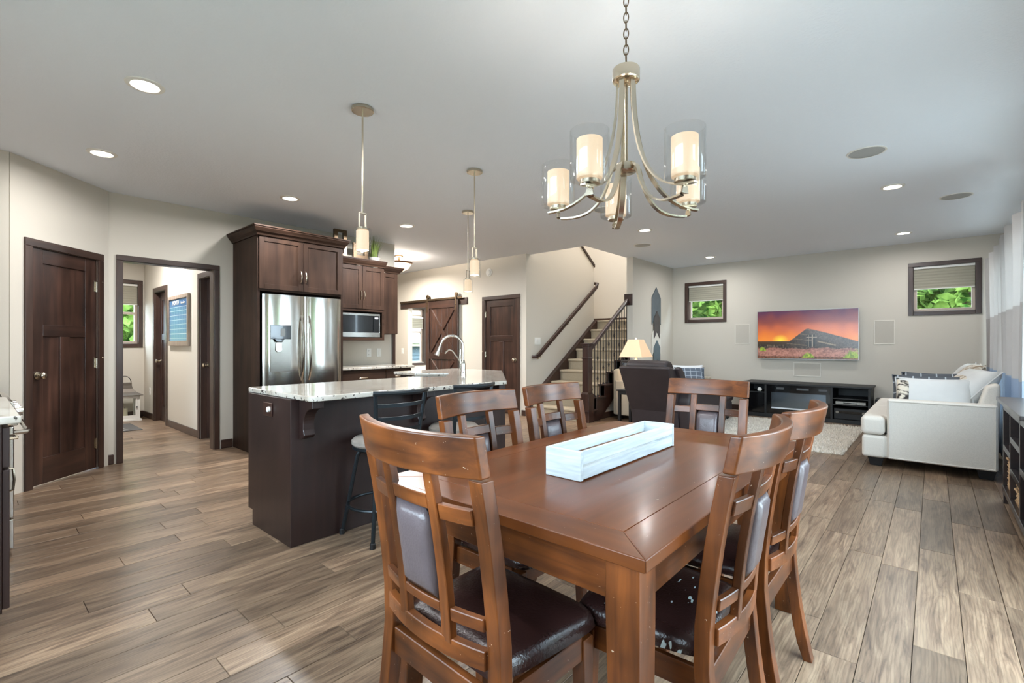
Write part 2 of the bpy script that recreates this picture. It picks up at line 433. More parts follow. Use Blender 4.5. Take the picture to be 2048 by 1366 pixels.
# ceiling with the stairwell opening
HX0, HY0, HY1 = 6.37, 4.08, 6.3
g = G()
for x0, x1, y0, y1 in ((-.64, HX0, -.88, 10.1), (HX0, 9.57, -.88, HY0), (HX0, 9.57, HY1, 10.1)): g.box(x0, x1, y0, y1, CH, CH + .1)
tag(obj('ceiling', g, CEIL), 'white lightly textured flat ceiling with a stairwell opening', 'ceiling', kind='structure')
tag(obj('ceiling_upper', B(6.2, 9.6, 3.9, 6.5, 5.2, 5.3), CEIL), 'white ceiling high above the staircase', 'ceiling', kind='structure')
W1 = (2.99, 3.655, 1.695, 2.365); W2 = (-.45, .23, 1.705, 2.375)
wall('wall_television', 'beige wall carrying the television and two small windows', 'X', XT, XT + .12, -.88, 6.5, 0, 5.2, [W1, W2])
wall('wall_right', 'beige wall behind the sofa and the curtains', 'Y', -.88, YR, -.64, XT, 0, CH, [(.85, 3.05, .05, 2.12), (3.65, 5.1, 1.0, 2.25), (5.45, 8.95, .55, 2.32)])
wall('wall_rear', 'beige wall behind the range counter', 'X', -.64, -.52, -.88, 5.65, 0, CH, [(.1, 2.1, .9, 2.2), (2.3, 3.3, 1.2, 2.1)])
wall('wall_return', 'short beige wall left of the pantry door', 'Y', 5.53, 5.65, -.52, .23, 0, CH)
wall('wall_kitchen', 'beige wall with the cased hallway opening and the refrigerator', 'Y', YK, YK + .12, .93, 4.36, 0, CH, [(1.06, 1.89, -.01, 2.068)])
wall('wall_hall_right', 'beige hallway wall with the framed month board', 'X', 1.99, 2.11, 6.35, 10, 0, CH, [(8.64, 9.29, -.01, 2.03), (6.45, 7.06, -.01, 2.05)])
wall('wall_hall_left', 'beige wall on the hidden side of the hallway', 'X', .1, .2, 6.35, 10, 0, CH)
wall('wall_hall_back', 'beige wall at the end of the hallway behind the lantern', 'Y', 10, 10.12, .1, 6.37, 0, CH, [(1.2, 1.91, 1.22, 2.22)])
wall('wall_barn', 'beige wall with the sliding barn door and closet door', 'X', XB, XB + .12, 5.17, 9.7, 0, CH, [(6.95, 8.46, -.01, 2.03), (5.36, 6.14, -.01, 2.01)])
wall('wall_office_back', 'pale office wall with a window beyond the barn door', 'Y', 9.7, 9.82, 6.37, XT, 0, CH, [(6.95, 7.66, .77, 2.1)])
wall('wall_office_side', 'pale office wall behind the staircase', 'Y', 6.3, 6.4, 6.37, XT, 0, 5.2)
g = G().prism([(6.37, 0), (8.4, 0), (8.4, 2.79), (6.9, 3.85), (6.37, 3.85)], 'Y', 5.17, 5.29)
tag(obj('wall_stair', g, WALL), 'beige dividing wall beside the stairs with a sloping top', 'wall', kind='structure')
wall('wall_arrows', 'beige wall with the wooden arrow art beside the railing', 'Y', 3.96, 4.08, 7.72, XT, 0, 5.2)
wall('wall_upper', 'beige wall above the stairwell opening', 'X', 6.25, 6.37, 3.96, 6.4, CH + .1, 5.2)
wall('wall_upper_side', 'beige side wall above the stairwell opening', 'Y', 3.96, 4.08, 6.37, 7.72, CH + .1, 5.2)
# angled pantry wall, built in its own frame: x along the wall, y into it
PA = radians(43.7); PP = Vector((.25, 5.55, 0)); PL = .942
g = G(); h0, h1, hz = .155, .825, 2.03
for x0, x1, z0, z1 in ((-.02, h0, 0, CH), (h1, PL + .02, 0, CH), (h0, h1, hz, CH)): g.box(x0, x1, 0, .12, z0, z1)
o = tag(obj('wall_pantry', g, WALL), 'beige angled corner wall holding the pantry door', 'wall', kind='structure')
o.location = PP; o.rotation_euler = (0, 0, PA)
g = G().box(h0, h1, .07, .12, 0, hz)

def base(name, label, boxes, m=TRIMX):
    g = G()
    for b in boxes: g.box(*b, 0, .1)
    return tag(obj(name, g, m, bevel=.006, seg=1), label, 'baseboard', kind='structure')
base('baseboard_kitchen', 'dark wood baseboard beside the hallway opening', [(.93, .99, YK - .014, YK), (1.96, 2.085, YK - .014, YK)])
base('baseboard_hall', 'dark wood baseboard along the hallway wall', [(1.976, 1.99, 7.14, 8.55), (1.976, 1.99, 9.38, 10), (.2, 1.976, 9.986, 10)], TRIMY)
base('baseboard_barn', 'dark wood baseboard beside the closet door', [(XB - .014, XB, 5.17, 5.265), (XB - .014, XB, 6.24, 6.78)], TRIMY)
base('baseboard_television', 'dark wood baseboard below the television wall', [(XT - .014, XT, YR, 3.96)], TRIMY)
base('baseboard_right', 'dark wood baseboard behind the sofa', [(3.1, XT, YR, YR + .014)])
base('baseboard_arrows', 'dark wood baseboard under the arrow art', [(7.72, XT, 3.946, 3.96)])
base('baseboard_landing', 'dark wood baseboard on the stair landing', [(XT - .014, XT, 4.08, 6.3)], TRIMY).location.z = 1.6965

def frame_boards(parent, x0, x1, z0, z1, w, y0, y1, mv=TRIM, mh=TRIMX, sides='LRTB', bevel=.004):
    """casing boards in local coordinates of a rotated parent; y0 front, y1 back"""
    if 'L' in sides: obj('casing', B(x0, x0 + w, y0, y1, z0, z1 - (w if 'T' in sides else 0)), mv, parent, bevel, world=False)
    if 'R' in sides: obj('casing', B(x1 - w, x1, y0, y1, z0, z1 - (w if 'T' in sides else 0)), mv, parent, bevel, world=False)
    if 'T' in sides: obj('casing', B(x0, x1, y0, y1, z1 - w, z1), mh, parent, bevel, world=False)
    if 'B' in sides: obj('casing', B(x0 + w, x1 - w, y0, y1, z0, z0 + w), mh, parent, bevel, world=False)
KNOB = [(0, -.002), (.034, -.002), (.034, -.010), (.013, -.014), (.011, -.030), (.020, -.036), (.028, -.048), (.027, -.060), (.018, -.067), (0, -.068)]
def door(name, label, loc, rz, w, h, knob='L', y=.012, hinge=True, cw=.065, slab=True, bumper=False):
    t = thing(name, label, 'door', loc, rz, kind='structure'); BASE[t.name] = Vector()
    frame_boards(t, -cw, w + cw, 0, h + cw, cw, -.018, 0, sides='LRT')
    jb = G().box(-.002, .005, .001, .119, 0, h - .001).box(w - .005, w + .002, .001, .119, 0, h - .001).box(.005, w - .005, .001, .119, h - .005, h + .002)
    obj('jamb', jb, TRIM, t, world=False)
    x0, x1, st = .006, w - .006, .115
    y1 = y + .04
    obj('stile', B(x0, x0 + st, y, y1, .012, h - .005), DOOR, t, .003, world=False)
    obj('stile', B(x1 - st, x1, y, y1, .012, h - .005), DOOR, t, .003, world=False)
    a, b = x0 + st, x1 - st; m1 = h * .63; m2 = m1 + .10
    obj('rail', B(a, b, y, y1, h - .125, h - .005), DOORX, t, .003, world=False)
    obj('rail', B(a, b, y, y1, m1, m2), DOORX, t, .003, world=False)
    obj('rail', B(a, b, y, y1, .012, .235), DOORX, t, .003, world=False)
    mx = (a + b) / 2; mw = .05
    obj('mullion', B(mx - mw, mx + mw, y, y1, .235, m1), DOOR, t, .003, world=False)
    for p in ((a, b, m2, h - .125), (a, mx - mw, .235, m1), (mx + mw, b, .235, m1)):
        obj('panel', B(p[0], p[1], y + .014, y1 - .01, p[2], p[3]), DOOR, t, world=False)
    kx = x0 + .06 if knob == 'L' else x1 - .06
    obj('knob', G().lathe(KNOB[::-1], (kx, y, .945), 18, 'Y'), NICKEL, t, smooth=True, world=False)
    if hinge:
        hx = w - .001 if knob == 'L' else .001
        for z in (.25, 1.03, h - .26):
            k = obj('hinge', G().lathe([(.009, -.05), (.009, .05)], (hx, y - .008, z), 10).box(hx - .022, hx + .02, y - .004, y - .001, z - .045, z + .045), NICKEL, t, world=False)
            if bumper and z > .5:
                obj('door_stop', G().tube([(hx - .055, y - .03, z + .05), (hx, y - .012, z + .05), (hx + .05, y - .03, z + .05)], .005, 6), NICKEL, t, world=False)
    return t
door('door_1', 'dark stained pantry door with a round knob in the angled corner wall', PP + Vector((cos(PA) * h0, sin(PA) * h0, 0)), PA, h1 - h0, 2.03, 'L', bumper=True)
door('door_2', 'dark stained closet door right of the barn door', (XB, 6.14, 0), -pi / 2, .78, 2.01, 'R', bumper=True)
door('door_3', 'dark stained door at the far end of the hallway', (1.99, 9.29, 0), -pi / 2, .65, 2.03, 'L', y=.06, cw=.07, hinge=False)
door('door_4', 'dark door standing in the near doorway of the hallway wall', (1.99, 7.06, 0), -pi / 2, .61, 2.05, 'L', y=.07, cw=.07)
# cased opening to the hallway
t = thing('trim_1', 'dark wood casing around the hallway opening left of the refrigerator', 'door casing', (1.06, YK, 0), kind='structure'); BASE[t.name] = Vector()
frame_boards(t, -.052, .885, 0, 2.122, .055, -.018, 0, sides='LRT')
obj('jamb', G().box(0, .006, 0, .12, 0, 2.068).box(.824, .83, 0, .12, 0, 2.068).box(0, .83, 0, .12, 2.062, 2.068), TRIM, t, world=False)
tag(obj('trim_2', B(4.305, 4.362, YK - .02, YK + .13, .9, 2.1), TRIM, bevel=.004), 'dark wood casing strip at the end of the kitchen wall', 'door casing', kind='structure')
t = thing('barn_door', 'dark sliding barn door with crossed braces hanging from a wall track', 'barn door', (XB - .06, 7.76, 0), -pi / 2); BASE[t.name] = Vector()
bwid, bz0, bz1 = .96, .015, 2.07
for k in range(6): obj('plank', B(.005 + (bwid - .01) * k / 6 + .0015, .005 + (bwid - .01) * (k + 1) / 6 - .0015, .008, .026, bz0, bz1), DOOR, t, .003, 1, world=False)
for x in (0, bwid - .10): obj('stile', B(x, x + .10, -.012, .008, bz0, bz1), DOOR, t, .003, 1, world=False)
for z0, z1 in ((bz0, .17), (.92, 1.05), (1.93, bz1)): obj('rail', B(.10, bwid - .10, -.012, .008, z0, z1), DOORX, t, .003, 1, world=False)
def brace(xa, za, xb, zb, w, d0):
    n2 = Vector((-(zb - za), xb - xa)).normalized() * w / 2
    return G().prism([(xa + n2.x, za + n2.y), (xb + n2.x, zb + n2.y), (xb - n2.x, zb - n2.y), (xa - n2.x, za - n2.y)], 'Y', d0, .008)
for za, zb in ((.20, .90), (1.075, 1.905)):
    obj('brace', brace(.135, za, bwid - .135, zb, .075, -.011), DOOR, t, .002, 1, world=False)
    obj('brace', brace(.135, zb, bwid - .135, za, .075, -.010), DOOR, t, .002, 1, world=False)
for x in (.05, bwid - .05):
    h = obj('hanger', G().box(x - .02, x + .02, -.018, -.012, 1.86, 2.19), BRONZE, t, .002, 1, world=False)
    obj('wheel', G().lathe([(0, -.012), (.042, -.012), (.042, -.002), (.034, .003), (.042, .008), (.042, .014), (0, .014)], (x, 0, 2.17), 20, 'Y'), BRONZE, h, smooth=True, world=False)
    for z in (1.90, 1.98, 2.06): obj('bolt', G().lathe([(0, -.026), (.009, -.024), (.010, -.018), (0, -.018)], (x, 0, z), 8, 'Y'), BRONZE, h, world=False)
t = thing('barn_track', 'dark wood header board with a flat metal track above the barn door', 'door track', (XB, 8.69, 0), -pi / 2); BASE[t.name] = Vector()
obj('header_board', B(0, 2.09, -.022, -.0005, 1.975, 2.10), TRIMX, t, .003, world=False)
obj('track', B(.04, 2.0, -.064, -.056, 2.085, 2.125), BRONZE, t, .002, 1, world=False)
for k in range(6): obj('spacer', G().lathe([(.011, -.066), (.011, -.022)], (.12 + .36 * k, 0, 2.105 if k > 9 else 2.09), 8, 'Y'), BRONZE, t, world=False)
VIN = plain('tan_vinyl_sash', 'B8A99B', .5)
BLIND = plain('pleated_shade', '9F9B8C', .9, spec=.1)
def window(n, label, loc, rz, w, h, shade=(0, 0), cas=.06, depth=.09, mull=None, sash=.04, sill=False):
    """casing outer size w x h, local x along wall, y into the wall, z up from the casing's bottom"""
    t = thing('window_%d' % n, label, 'window', loc, rz, kind='structure'); BASE[t.name] = Vector()
    frame_boards(t, 0, w, 0, h, cas, -.018, .004)
    i = cas - .006
    obj('jamb', G().box(i, i + .008, 0, depth, i, h - i).box(w - i - .008, w - i, 0, depth, i, h - i).box(i, w - i, 0, depth, h - i - .008, h - i).box(i, w - i, 0, depth, i, i + .008), TRIM, t, world=False)
    a, b = i + .008, w - i - .008; c, d = i + .008, h - i - .008
    obj('sash', G().box(a, a + sash, depth - .03, depth + .02, c, d).box(b - sash, b, depth - .03, depth + .02, c, d).box(a + sash, b - sash, depth - .03, depth + .02, c, c + sash).box(a + sash, b - sash, depth - .03, depth + .02, d - sash, d), VIN, t, .003, world=False)
    if mull:
        for z in mull: obj('sash_rail', B(a + sash, b - sash, depth - .03, depth + .015, z - .02, z + .02), VIN, t, .003, world=False)
    obj('pane', B(a + sash - .003, b - sash + .003, depth - .004, depth, c + sash - .003, d - sash + .003), PANE, t, world=False)
    if shade[1] > shade[0]:
        z0, z1 = shade; g = G(); N = max(4, int((z1 - z0) / .02)); pts = []
        for k in range(N + 1):
            z = z1 + (z0 - z1) * k / N; pts.append((depth - .055 + (.004 if k % 2 else -.001), z))
        v = []
        poly = pts + [(p[0] + .012, p[1]) for p in pts[::-1]]
        g.prism(poly, 'X', a + .004, b - .004)
        s_ = obj('shade', g, BLIND, t, world=False)
        obj('shade_rail', G().box(a + .002, b - .002, depth - .075, depth - .03, z1, z1 + .035).box(a + .002, b - .002, depth - .066, depth - .036, z0 - .012, z0), WHITE, s_, .003, world=False)
    return t
window(1, 'small square window with a half-lowered shade left of the television', (XT, 3.715, 1.635), -pi / 2, .79, .79, (.43, .695))
window(2, 'small square window with a half-lowered shade right of the television', (XT, .29, 1.645), -pi / 2, .80, .79, (.40, .695))
window(3, 'hallway window with dark casing above the white lantern', (1.14, 10, 1.16), 0, .83, 1.12, (.72, 1.02), mull=(.57,))
window(4, 'office window seen through the barn door opening', (6.89, 9.7, .69), 0, .83, 1.47, (.93, 1.17), mull=(.83, 1.25), cas=.06)
for k, (x0, x1, z0, z1, nm, lb) in enumerate(((.85, 3.05, .05, 2.12, 'added_door_5', 'assumed sliding glass patio door added for daylight beside the dining table'), (5.45, 8.95, .55, 2.32, 'window_5', 'wide window behind the curtains and sofa'), (3.65, 5.1, 1.0, 2.25, 'window_8', 'unseen window added for daylight above the dark console'))):  # sliding door and console window are unseen, added to let daylight in
    t = thing(nm, lb, 'patio door' if k == 0 else 'window', (x0, YR, 0), pi, kind='structure'); t.location.x = x1; BASE[t.name] = Vector()
    w = x1 - x0
    frame_boards(t, -.06, w + .06, z0 - (.0 if k == 0 else .06), z1 + .06, .06, -.018, 0, sides='LRT' if k == 0 else 'LRTB')
    g = G()
    for a, b in ((0, w / 2 + .03), (w / 2 - .03, w)): g.box(a, a + .06, .05, .09, z0, z1).box(b - .06, b, .05, .09, z0, z1).box(a, b, .05, .09, z0, z0 + .07).box(a, b, .05, .09, z1 - .06, z1)
    obj('sash', g, VIN, t, world=False)
    obj('pane', B(.05, w - .05, .066, .07, z0 + .05, z1 - .05), PANE, t, world=False)
t = thing('window_7', 'unseen kitchen window added for daylight above the left counter', 'window', (-.52, 2.3, 0), pi / 2, kind='structure'); BASE[t.name] = Vector()  # unseen window added to bring daylight to the kitchen side
frame_boards(t, -.06, 1.06, 1.14, 2.16, .06, -.018, 0)
obj('sash', G().box(0, .05, .05, .09, 1.2, 2.1).box(.95, 1, .05, .09, 1.2, 2.1).box(.05, .95, .05, .09, 1.2, 1.25).box(.05, .95, .05, .09, 2.05, 2.1).box(.475, .525, .05, .09, 1.25, 2.05), VIN, t, world=False)
obj('pane', B(.05, .95, .066, .07, 1.25, 2.05), PANE, t, world=False)
t = thing('window_6', 'window added for daylight in the wall behind the camera', 'window', (-.52, .1, 0), pi / 2, kind='structure'); BASE[t.name] = Vector()  # unseen rear window, added as a daylight source
frame_boards(t, -.06, 2.06, .64, 2.26, .06, -.018, 0)
obj('sash', G().box(0, .05, .05, .09, .7, 2.2).box(1.95, 2, .05, .09, .7, 2.2).box(.05, 1.95, .05, .09, .7, .75).box(.05, 1.95, .05, .09, 2.15, 2.2).box(.97, 1.03, .05, .09, .75, 2.15), VIN, t, world=False)
obj('pane', B(.05, 1.95, .066, .07, .75, 2.15), PANE, t, world=False)
# ------------------------------------------------------------------ kitchen
def arc_handle(parent, x, y, z0, z1, out=.028, r=.0055, vertical=True, m=NICKEL, length=None):
    P = []
    for i in range(13):
        u = i / 12; o_ = y - out * sin(pi * u) ** .6
        P.append((x, o_, z0 + (z1 - z0) * u) if vertical else (x + length * (u - .5), o_, z0))
    return obj('handle', G().tube(P, r, 6, up=(1, 0, 0) if vertical else (0, 0, 1)), m, parent, smooth=True)
def shaker(parent, x0, x1, z0, z1, y, st=.055, name='door'):
    """front facing -Y at y, thickness .02"""
    g = G().box(x0, x0 + st, y, y + .02, z0, z1).box(x1 - st, x1, y, y + .02, z0, z1).box(x0 + st, x1 - st, y, y + .02, z0, z0 + st).box(x0 + st, x1 - st, y, y + .02, z1 - st, z1)
    d = obj(name, g, CAB, parent, .0015, 1)
    obj('inset_panel', B(x0 + st, x1 - st, y + .010, y + .016, z0 + st, z1 - st), CAB, d)
    return d
def crown(parent, path, z0, h, out):
    """crown moulding profile swept along an xy path; outward is to the right of travel"""
    pr = [(0, 0), (out * .18, 0), (out * .28, h * .18), (out * .55, h * .38), (out * .88, h * .72), (out * .9, h * .84), (out, h * .86), (out, h), (0, h)]
    return obj('crown', G().sweep([(x, y, z0) for x, y in path], pr), CABX, parent)
# tall refrigerator surround
X0, X1, YF, YB = 2.09, 3.10, 5.52, YK - .002
t = thing('refrigerator_cabinet', 'tall dark wood cabinet surround above and beside the steel refrigerator', 'cabinet', (2.6, 5.85, 0))
obj('side_panel', B(X0, X0 + .03, YF, YB, 0, 2.40), CAB, t, .002, 1)
obj('side_panel', B(X1 - .03, X1, YF, YB, 0, 2.40), CAB, t, .002, 1)
obj('body', B(X0 + .03, X1 - .03, YF + .004, YB, 1.80, 2.40), CAB, t)
for k, (a, b) in enumerate(((2.106, 2.588), (2.592, 3.074))):
    d = shaker(t, a, b, 1.822, 2.398, YF - .02)
    arc_handle(d, 2.563 if k == 0 else 2.618, YF - .018, 1.925, 2.055)
crown(t, [(X0, YB), (X0, YF - .02), (X1, YF - .02), (X1, YB)][::1], 2.40, .10, .07)
obj('top_board', B(X0, X1, YF, YB, 2.40, 2.42), CAB, t)
# refrigerator: two bowed doors, freezer drawer, dispenser
t = thing('refrigerator', 'stainless steel french door refrigerator with a water dispenser', 'refrigerator', (2.61, 5.85, 0))
fx0, fx1, fm = 2.135, 3.055, 2.60
obj('body', B(fx0 + .01, fx1 - .01, 5.53, 6.2, .03, 1.75), BLACKM, t)
def bowed(x0, x1, z0, z1, yf, bow, xc, hw, yb):
    N = 14; top = []
    for i in range(N + 1):
        x = x0 + (x1 - x0) * i / N; e = min(x - x0, x1 - x)
        top.append((x, yf - 1.6 * bow * (1 - ((x - xc) / hw) ** 2) + (.012 * (1 - min(1, e / .012)) ** 2)))
    return G().prism(top + [(x1, yb), (x0, yb)], 'Z', z0, z1)
dl = obj('door', bowed(fx0, fm - .003, .72, 1.765, 5.485, .018, (fx0 + fm) / 2, .25, 5.528), STEEL, t, smooth=True)
dr = obj('door', bowed(fm + .003, fx1, .72, 1.765, 5.485, .018, (fx1 + fm) / 2, .25, 5.528), STEEL, t, smooth=True)
obj('freezer_drawer', bowed(fx0, fx1, .06, .71, 5.485, .02, (fx0 + fx1) / 2, .5, 5.528), STEEL, t, smooth=True)
for d, x in ((dl, fm - .045), (dr, fm + .045)):
    P = [(x, 5.478 - .055 * sin(pi * u / 14) ** .5, .80 + .74 * u / 14) for u in range(15)]
    obj('handle', G().tube(P, .012, 8, up=(1, 0, 0)), STEEL, d, smooth=True)
dp = obj('dispenser', G().box(2.205, 2.425, 5.452, 5.47, .905, 1.42), STEELD, dl, .004)
obj('dispenser_panel', B(2.203, 2.427, 5.446, 5.455, 1.27, 1.425), BLACK, dl, .003)
obj('dispenser_nozzle', G().prism([(2.235, 1.27), (2.345, 1.27), (2.32, 1.235), (2.26, 1.235)], 'Y', 5.42, 5.452), BLACK, dl, .003)
obj('dispenser_paddle', G().prism([(2.262, 1.23), (2.318, 1.23), (2.326, 1.15), (2.31, 1.125), (2.27, 1.125), (2.254, 1.15)], 'Y', 5.438, 5.446), CHROME, dl, .003)
obj('dispenser_screen', B(2.312, 2.362, 5.4445, 5.447, 1.30, 1.385), plain('grey_screen', '6E716F', .3), dl)
# upper cabinet with microwave shelf, and the narrower wall cabinet
UY = 5.86
t = thing('microwave_cabinet', 'dark wall cabinet with two doors above an open microwave shelf', 'cabinet', (3.5, 6.0, 1.26))
ux0, ux1 = 3.102, 3.915
g = G().box(ux0, ux1, UY, YB, 1.685, 2.285).box(ux0, ux0 + .02, UY, YB, 1.27, 1.685).box(ux1 - .02, ux1, UY, YB, 1.27, 1.685).box(ux0, ux1, UY, YB, 1.265, 1.30).box(ux0 + .02, ux1 - .02, YB - .01, YB, 1.30, 1.685)
obj('body', g, CAB, t, .002, 1)
obj('face_frame', G().box(ux0, ux0 + .035, UY - .018, UY, 1.265, 1.685).box(ux1 - .035, ux1, UY - .018, UY, 1.265, 1.685).box(ux0 + .035, ux1 - .035, UY - .018, UY, 1.265, 1.305).box(ux0 + .035, ux1 - .035, UY - .018, UY, 1.66, 1.685), CABX, t, .0015, 1)
for k, (a, b) in enumerate(((ux0 + .012, 3.567), (3.571, ux1 - .006))):
    d = shaker(t, a, b, 1.695, 2.275, UY - .02)
    arc_handle(d, 3.545 if k == 0 else 3.592, UY - .018, 1.82, 1.945)
crown(t, [(ux0, UY - .02), (ux1, UY - .02), (ux1, UY + .14)], 2.285, .085, .06)
t = thing('wall_cabinet', 'narrow dark wall cabinet at the end of the kitchen wall', 'cabinet', (4.05, 6.05, 1.36))
obj('body', B(3.917, 4.185, 5.92, YB, 1.36, 2.24), CAB, t, .002, 1)
shaker(t, 3.922, 4.18, 1.365, 2.235, 5.90)
crown(t, [(3.917, 5.90), (4.185, 5.90), (4.185, YB)], 2.24, .085, .06)
t = thing('microwave', 'steel microwave oven with a dark glass door in the cabinet shelf', 'microwave', (3.5, 6.0, 1.30))
obj('body', B(3.15, 3.85, 5.865, 6.18, 1.312, 1.635), STEELD, t, .004)
obj('front_frame', G().box(3.15, 3.85, 5.85, 5.866, 1.312, 1.375).box(3.15, 3.85, 5.85, 5.866, 1.605, 1.635).box(3.15, 3.165, 5.85, 5.866, 1.375, 1.605).box(3.835, 3.85, 5.85, 5.866, 1.375, 1.605), STEEL, t, .002)
obj('door_glass', B(3.165, 3.735, 5.848, 5.858, 1.375, 1.605), BLACK, t, .002)
cp = obj('control_panel', B(3.745, 3.835, 5.848, 5.858, 1.375, 1.605), BLACK, t, .002)
obj('display', B(3.765, 3.815, 5.8465, 5.8485, 1.565, 1.585), emit('display_glow', 'E8EEF5', .8), cp)
for k in range(4): obj('foot', B(3.19 if k % 2 else 3.78, 3.22 if k % 2 else 3.81, 5.89 + .2 * (k // 2), 5.92 + .2 * (k // 2), 1.30, 1.312), BLACKM, t)
# base cabinet right of the refrigerator and its counter
t = thing('base_cabinet', 'dark base cabinet with drawers right of the refrigerator', 'cabinet', (3.7, 5.9, 0))
obj('body', G().box(3.105, 4.21, 5.62, YB, .10, .878).box(3.105, 4.2, 5.69, YB, 0, .10), CAB, t, .002, 1)
for a, b in ((3.115, 3.775), (3.785, 4.2)):
    d = obj('drawer', B(a, b, 5.60, 5.62, .705, .868), CABX, t, .003)
    arc_handle(d, (a + b) / 2, 5.60, .772, .772, .022, .006, False, length=.12)
    shaker(t, a, (a + b) / 2 - .002, .115, .695, 5.60); shaker(t, (a + b) / 2 + .002, b, .115, .695, 5.60)
tag(obj('countertop', B(3.105, 4.25, 5.585, YB, .880, .914), GRAN, bevel=.006), 'light speckled granite countertop on the cabinet beside the refrigerator', 'countertop')
def plate(name, label, cat, loc, rz, w=.075, h=.12, rocker=1, m=WHITE, group=None):
    t = thing(name, label, cat, loc, rz, group); BASE[t.name] = Vector()
    obj('cover_plate', B(-w / 2, w / 2, -.006, -.0005, -h / 2, h / 2), m, t, .002, world=False)
    for k in range(rocker):
        cx = (k - (rocker - 1) / 2) * .046
        if cat == 'outlet':
            obj('socket', G().lathe([(.0, -.009), (.016, -.009), (.017, -.006)], (cx, 0, .028), 12, 'Y'), m, t, world=False)
            obj('socket', G().lathe([(.0, -.009), (.016, -.009), (.017, -.006)], (cx, 0, -.028), 12, 'Y'), m, t, world=False)
            obj('slot', G().box(cx - .008, cx - .005, -.0095, -.008, .022, .034).box(cx + .005, cx + .008, -.0095, -.008, .022, .034).box(cx - .008, cx - .005, -.0095, -.008, -.034, -.022).box(cx + .005, cx + .008, -.0095, -.008, -.034, -.022), BLACKM, t, world=False)
        else: obj('rocker', B(cx - .016, cx + .016, -.011, -.006, -.033, .033), m, t, .002, world=False)
    return t
plate('outlet', 'white wall outlet left of the light switch above the kitchen counter', 'outlet', (3.91, YK, 1.09), 0)
plate('light_switch', 'white rocker switch right of the outlet above the kitchen counter', 'switch', (4.08, YK, 1.09), 0)
plate('outlet', 'white wall outlet left of the barn door opening', 'outlet', (XB, 8.64, 1.07), -pi / 2)
plate('light_switch', 'white triple switch plate below the stair handrail wall start', 'switch', (6.56, 5.17, 1.27), 0, .16, .12, 3)
plate('outlet', 'white plug-in cover low on the hallway wall beside the lantern', 'outlet', (1.99, 9.6, .45), -pi / 2)
# things on top of the cabinets
def fretframe(label, x, y, z, holes, w, h):
    t = thing('wooden_letter', label, 'ornament', (x, y, z))
    A = [0] + sorted({v for q in holes for v in q[:2]}) + [w]; Z = [0] + sorted({v for q in holes for v in q[2:]}) + [h]; g = G()
    for i in range(len(A) - 1):
        for j in range(len(Z) - 1):
            ca, cz = (A[i] + A[i + 1]) / 2, (Z[j] + Z[j + 1]) / 2
            if A[i + 1] - A[i] > 1e-4 and not any(q[0] < ca < q[1] and q[2] < cz < q[3] for q in holes): g.box(A[i], A[i + 1], 0, .035, Z[j], Z[j + 1])
    obj('board', g, BRONZE, t, world=False)
    return t
fretframe('dark square wooden letter with two openings standing on the cabinet', 3.22, 5.95, 2.372, [(.05, .13, .06, .16), (.05, .13, .25, .34)], .18, .40)
fretframe('short dark wooden letter with one opening behind the pendant', 3.50, 5.95, 2.372, [(.05, .17, .07, .17)], .22, .235)
t = thing('potted_grass', 'small pot of tall green ornamental grass on the cabinet top', 'plant', (3.86, 6.02, 2.372))
obj('pot', G().lathe([(.0, 0), (.06, 0), (.085, .06), (.092, .075), (.08, .075), (.07, .05), (0, .05)], (3.86, 6.02, 2.372), 20), plain('beaded_silver', 'CFCBC4', .35, .3, bump=1, bscale=90), t, smooth=True)
g = G(); r_ = random.Random(5)
for i in range(230):
    a = r_.random() * 2 * pi; ln = r_.uniform(.2, .36); sp = r_.uniform(.0, .55) * ln; b0 = r_.random() * .055
    x0, y0 = 3.86 + b0 * cos(a), 6.02 + b0 * sin(a); w_ = r_.uniform(.003, .006); pts = []
    for k in range(4):
        u = k / 3; pts.append((x0 + cos(a) * sp * u ** 1.6, y0 + sin(a) * sp * u ** 1.6, 2.42 + ln * (u - .25 * (sp / ln) * u * u)))
    pa = (-sin(a) * w_, cos(a) * w_, 0); v = []
    for k, p in enumerate(pts):
        q = 1 - k / 3.2; v += [(p[0] - pa[0] * q, p[1] - pa[1] * q, p[2]), (p[0] + pa[0] * q, p[1] + pa[1] * q, p[2])]
    g.add(v, [(0, 1, 3, 2), (2, 3, 5, 4), (4, 5, 7, 6)])
o = obj('grass_blades', g, plain('grass_green', '6E7F3C', .6, var=.5, vscale=14), t); o['kind'] = 'stuff'
t = thing('ceiling_light', 'glowing alabaster bowl ceiling light beyond the wall cabinets', 'ceiling light', (4.95, 6.95, CH))
obj('canopy', G().lathe([(0, CH), (.08, CH), (.07, CH - .025), (.02, CH - .03), (.02, CH - .10), (0, CH - .10)], (4.95, 6.95, 0), 20), BRONZE, t, smooth=True)
bw = obj('bowl', G().lathe([(.0, CH - .27), (.08, CH - .262), (.16, CH - .22), (.215, CH - .14), (.205, CH - .14), (.15, CH - .21), (0, CH - .255)], (4.95, 6.95, 0), 28), emit('alabaster_glow', 'FFD9AE', 1.6, 'F3E3CC'), t, smooth=True)
obj('rim', G().lathe([(.205, CH - .15), (.235, CH - .128), (.235, CH - .118), (.205, CH - .13)], (4.95, 6.95, 0), 28, cap=False), plain('rim_bronze', '8B6B52', .4, .5), t, smooth=True)
point('bowl_lamp', (0, 0, -.09), 40, (1, .88, .74), .05, t)
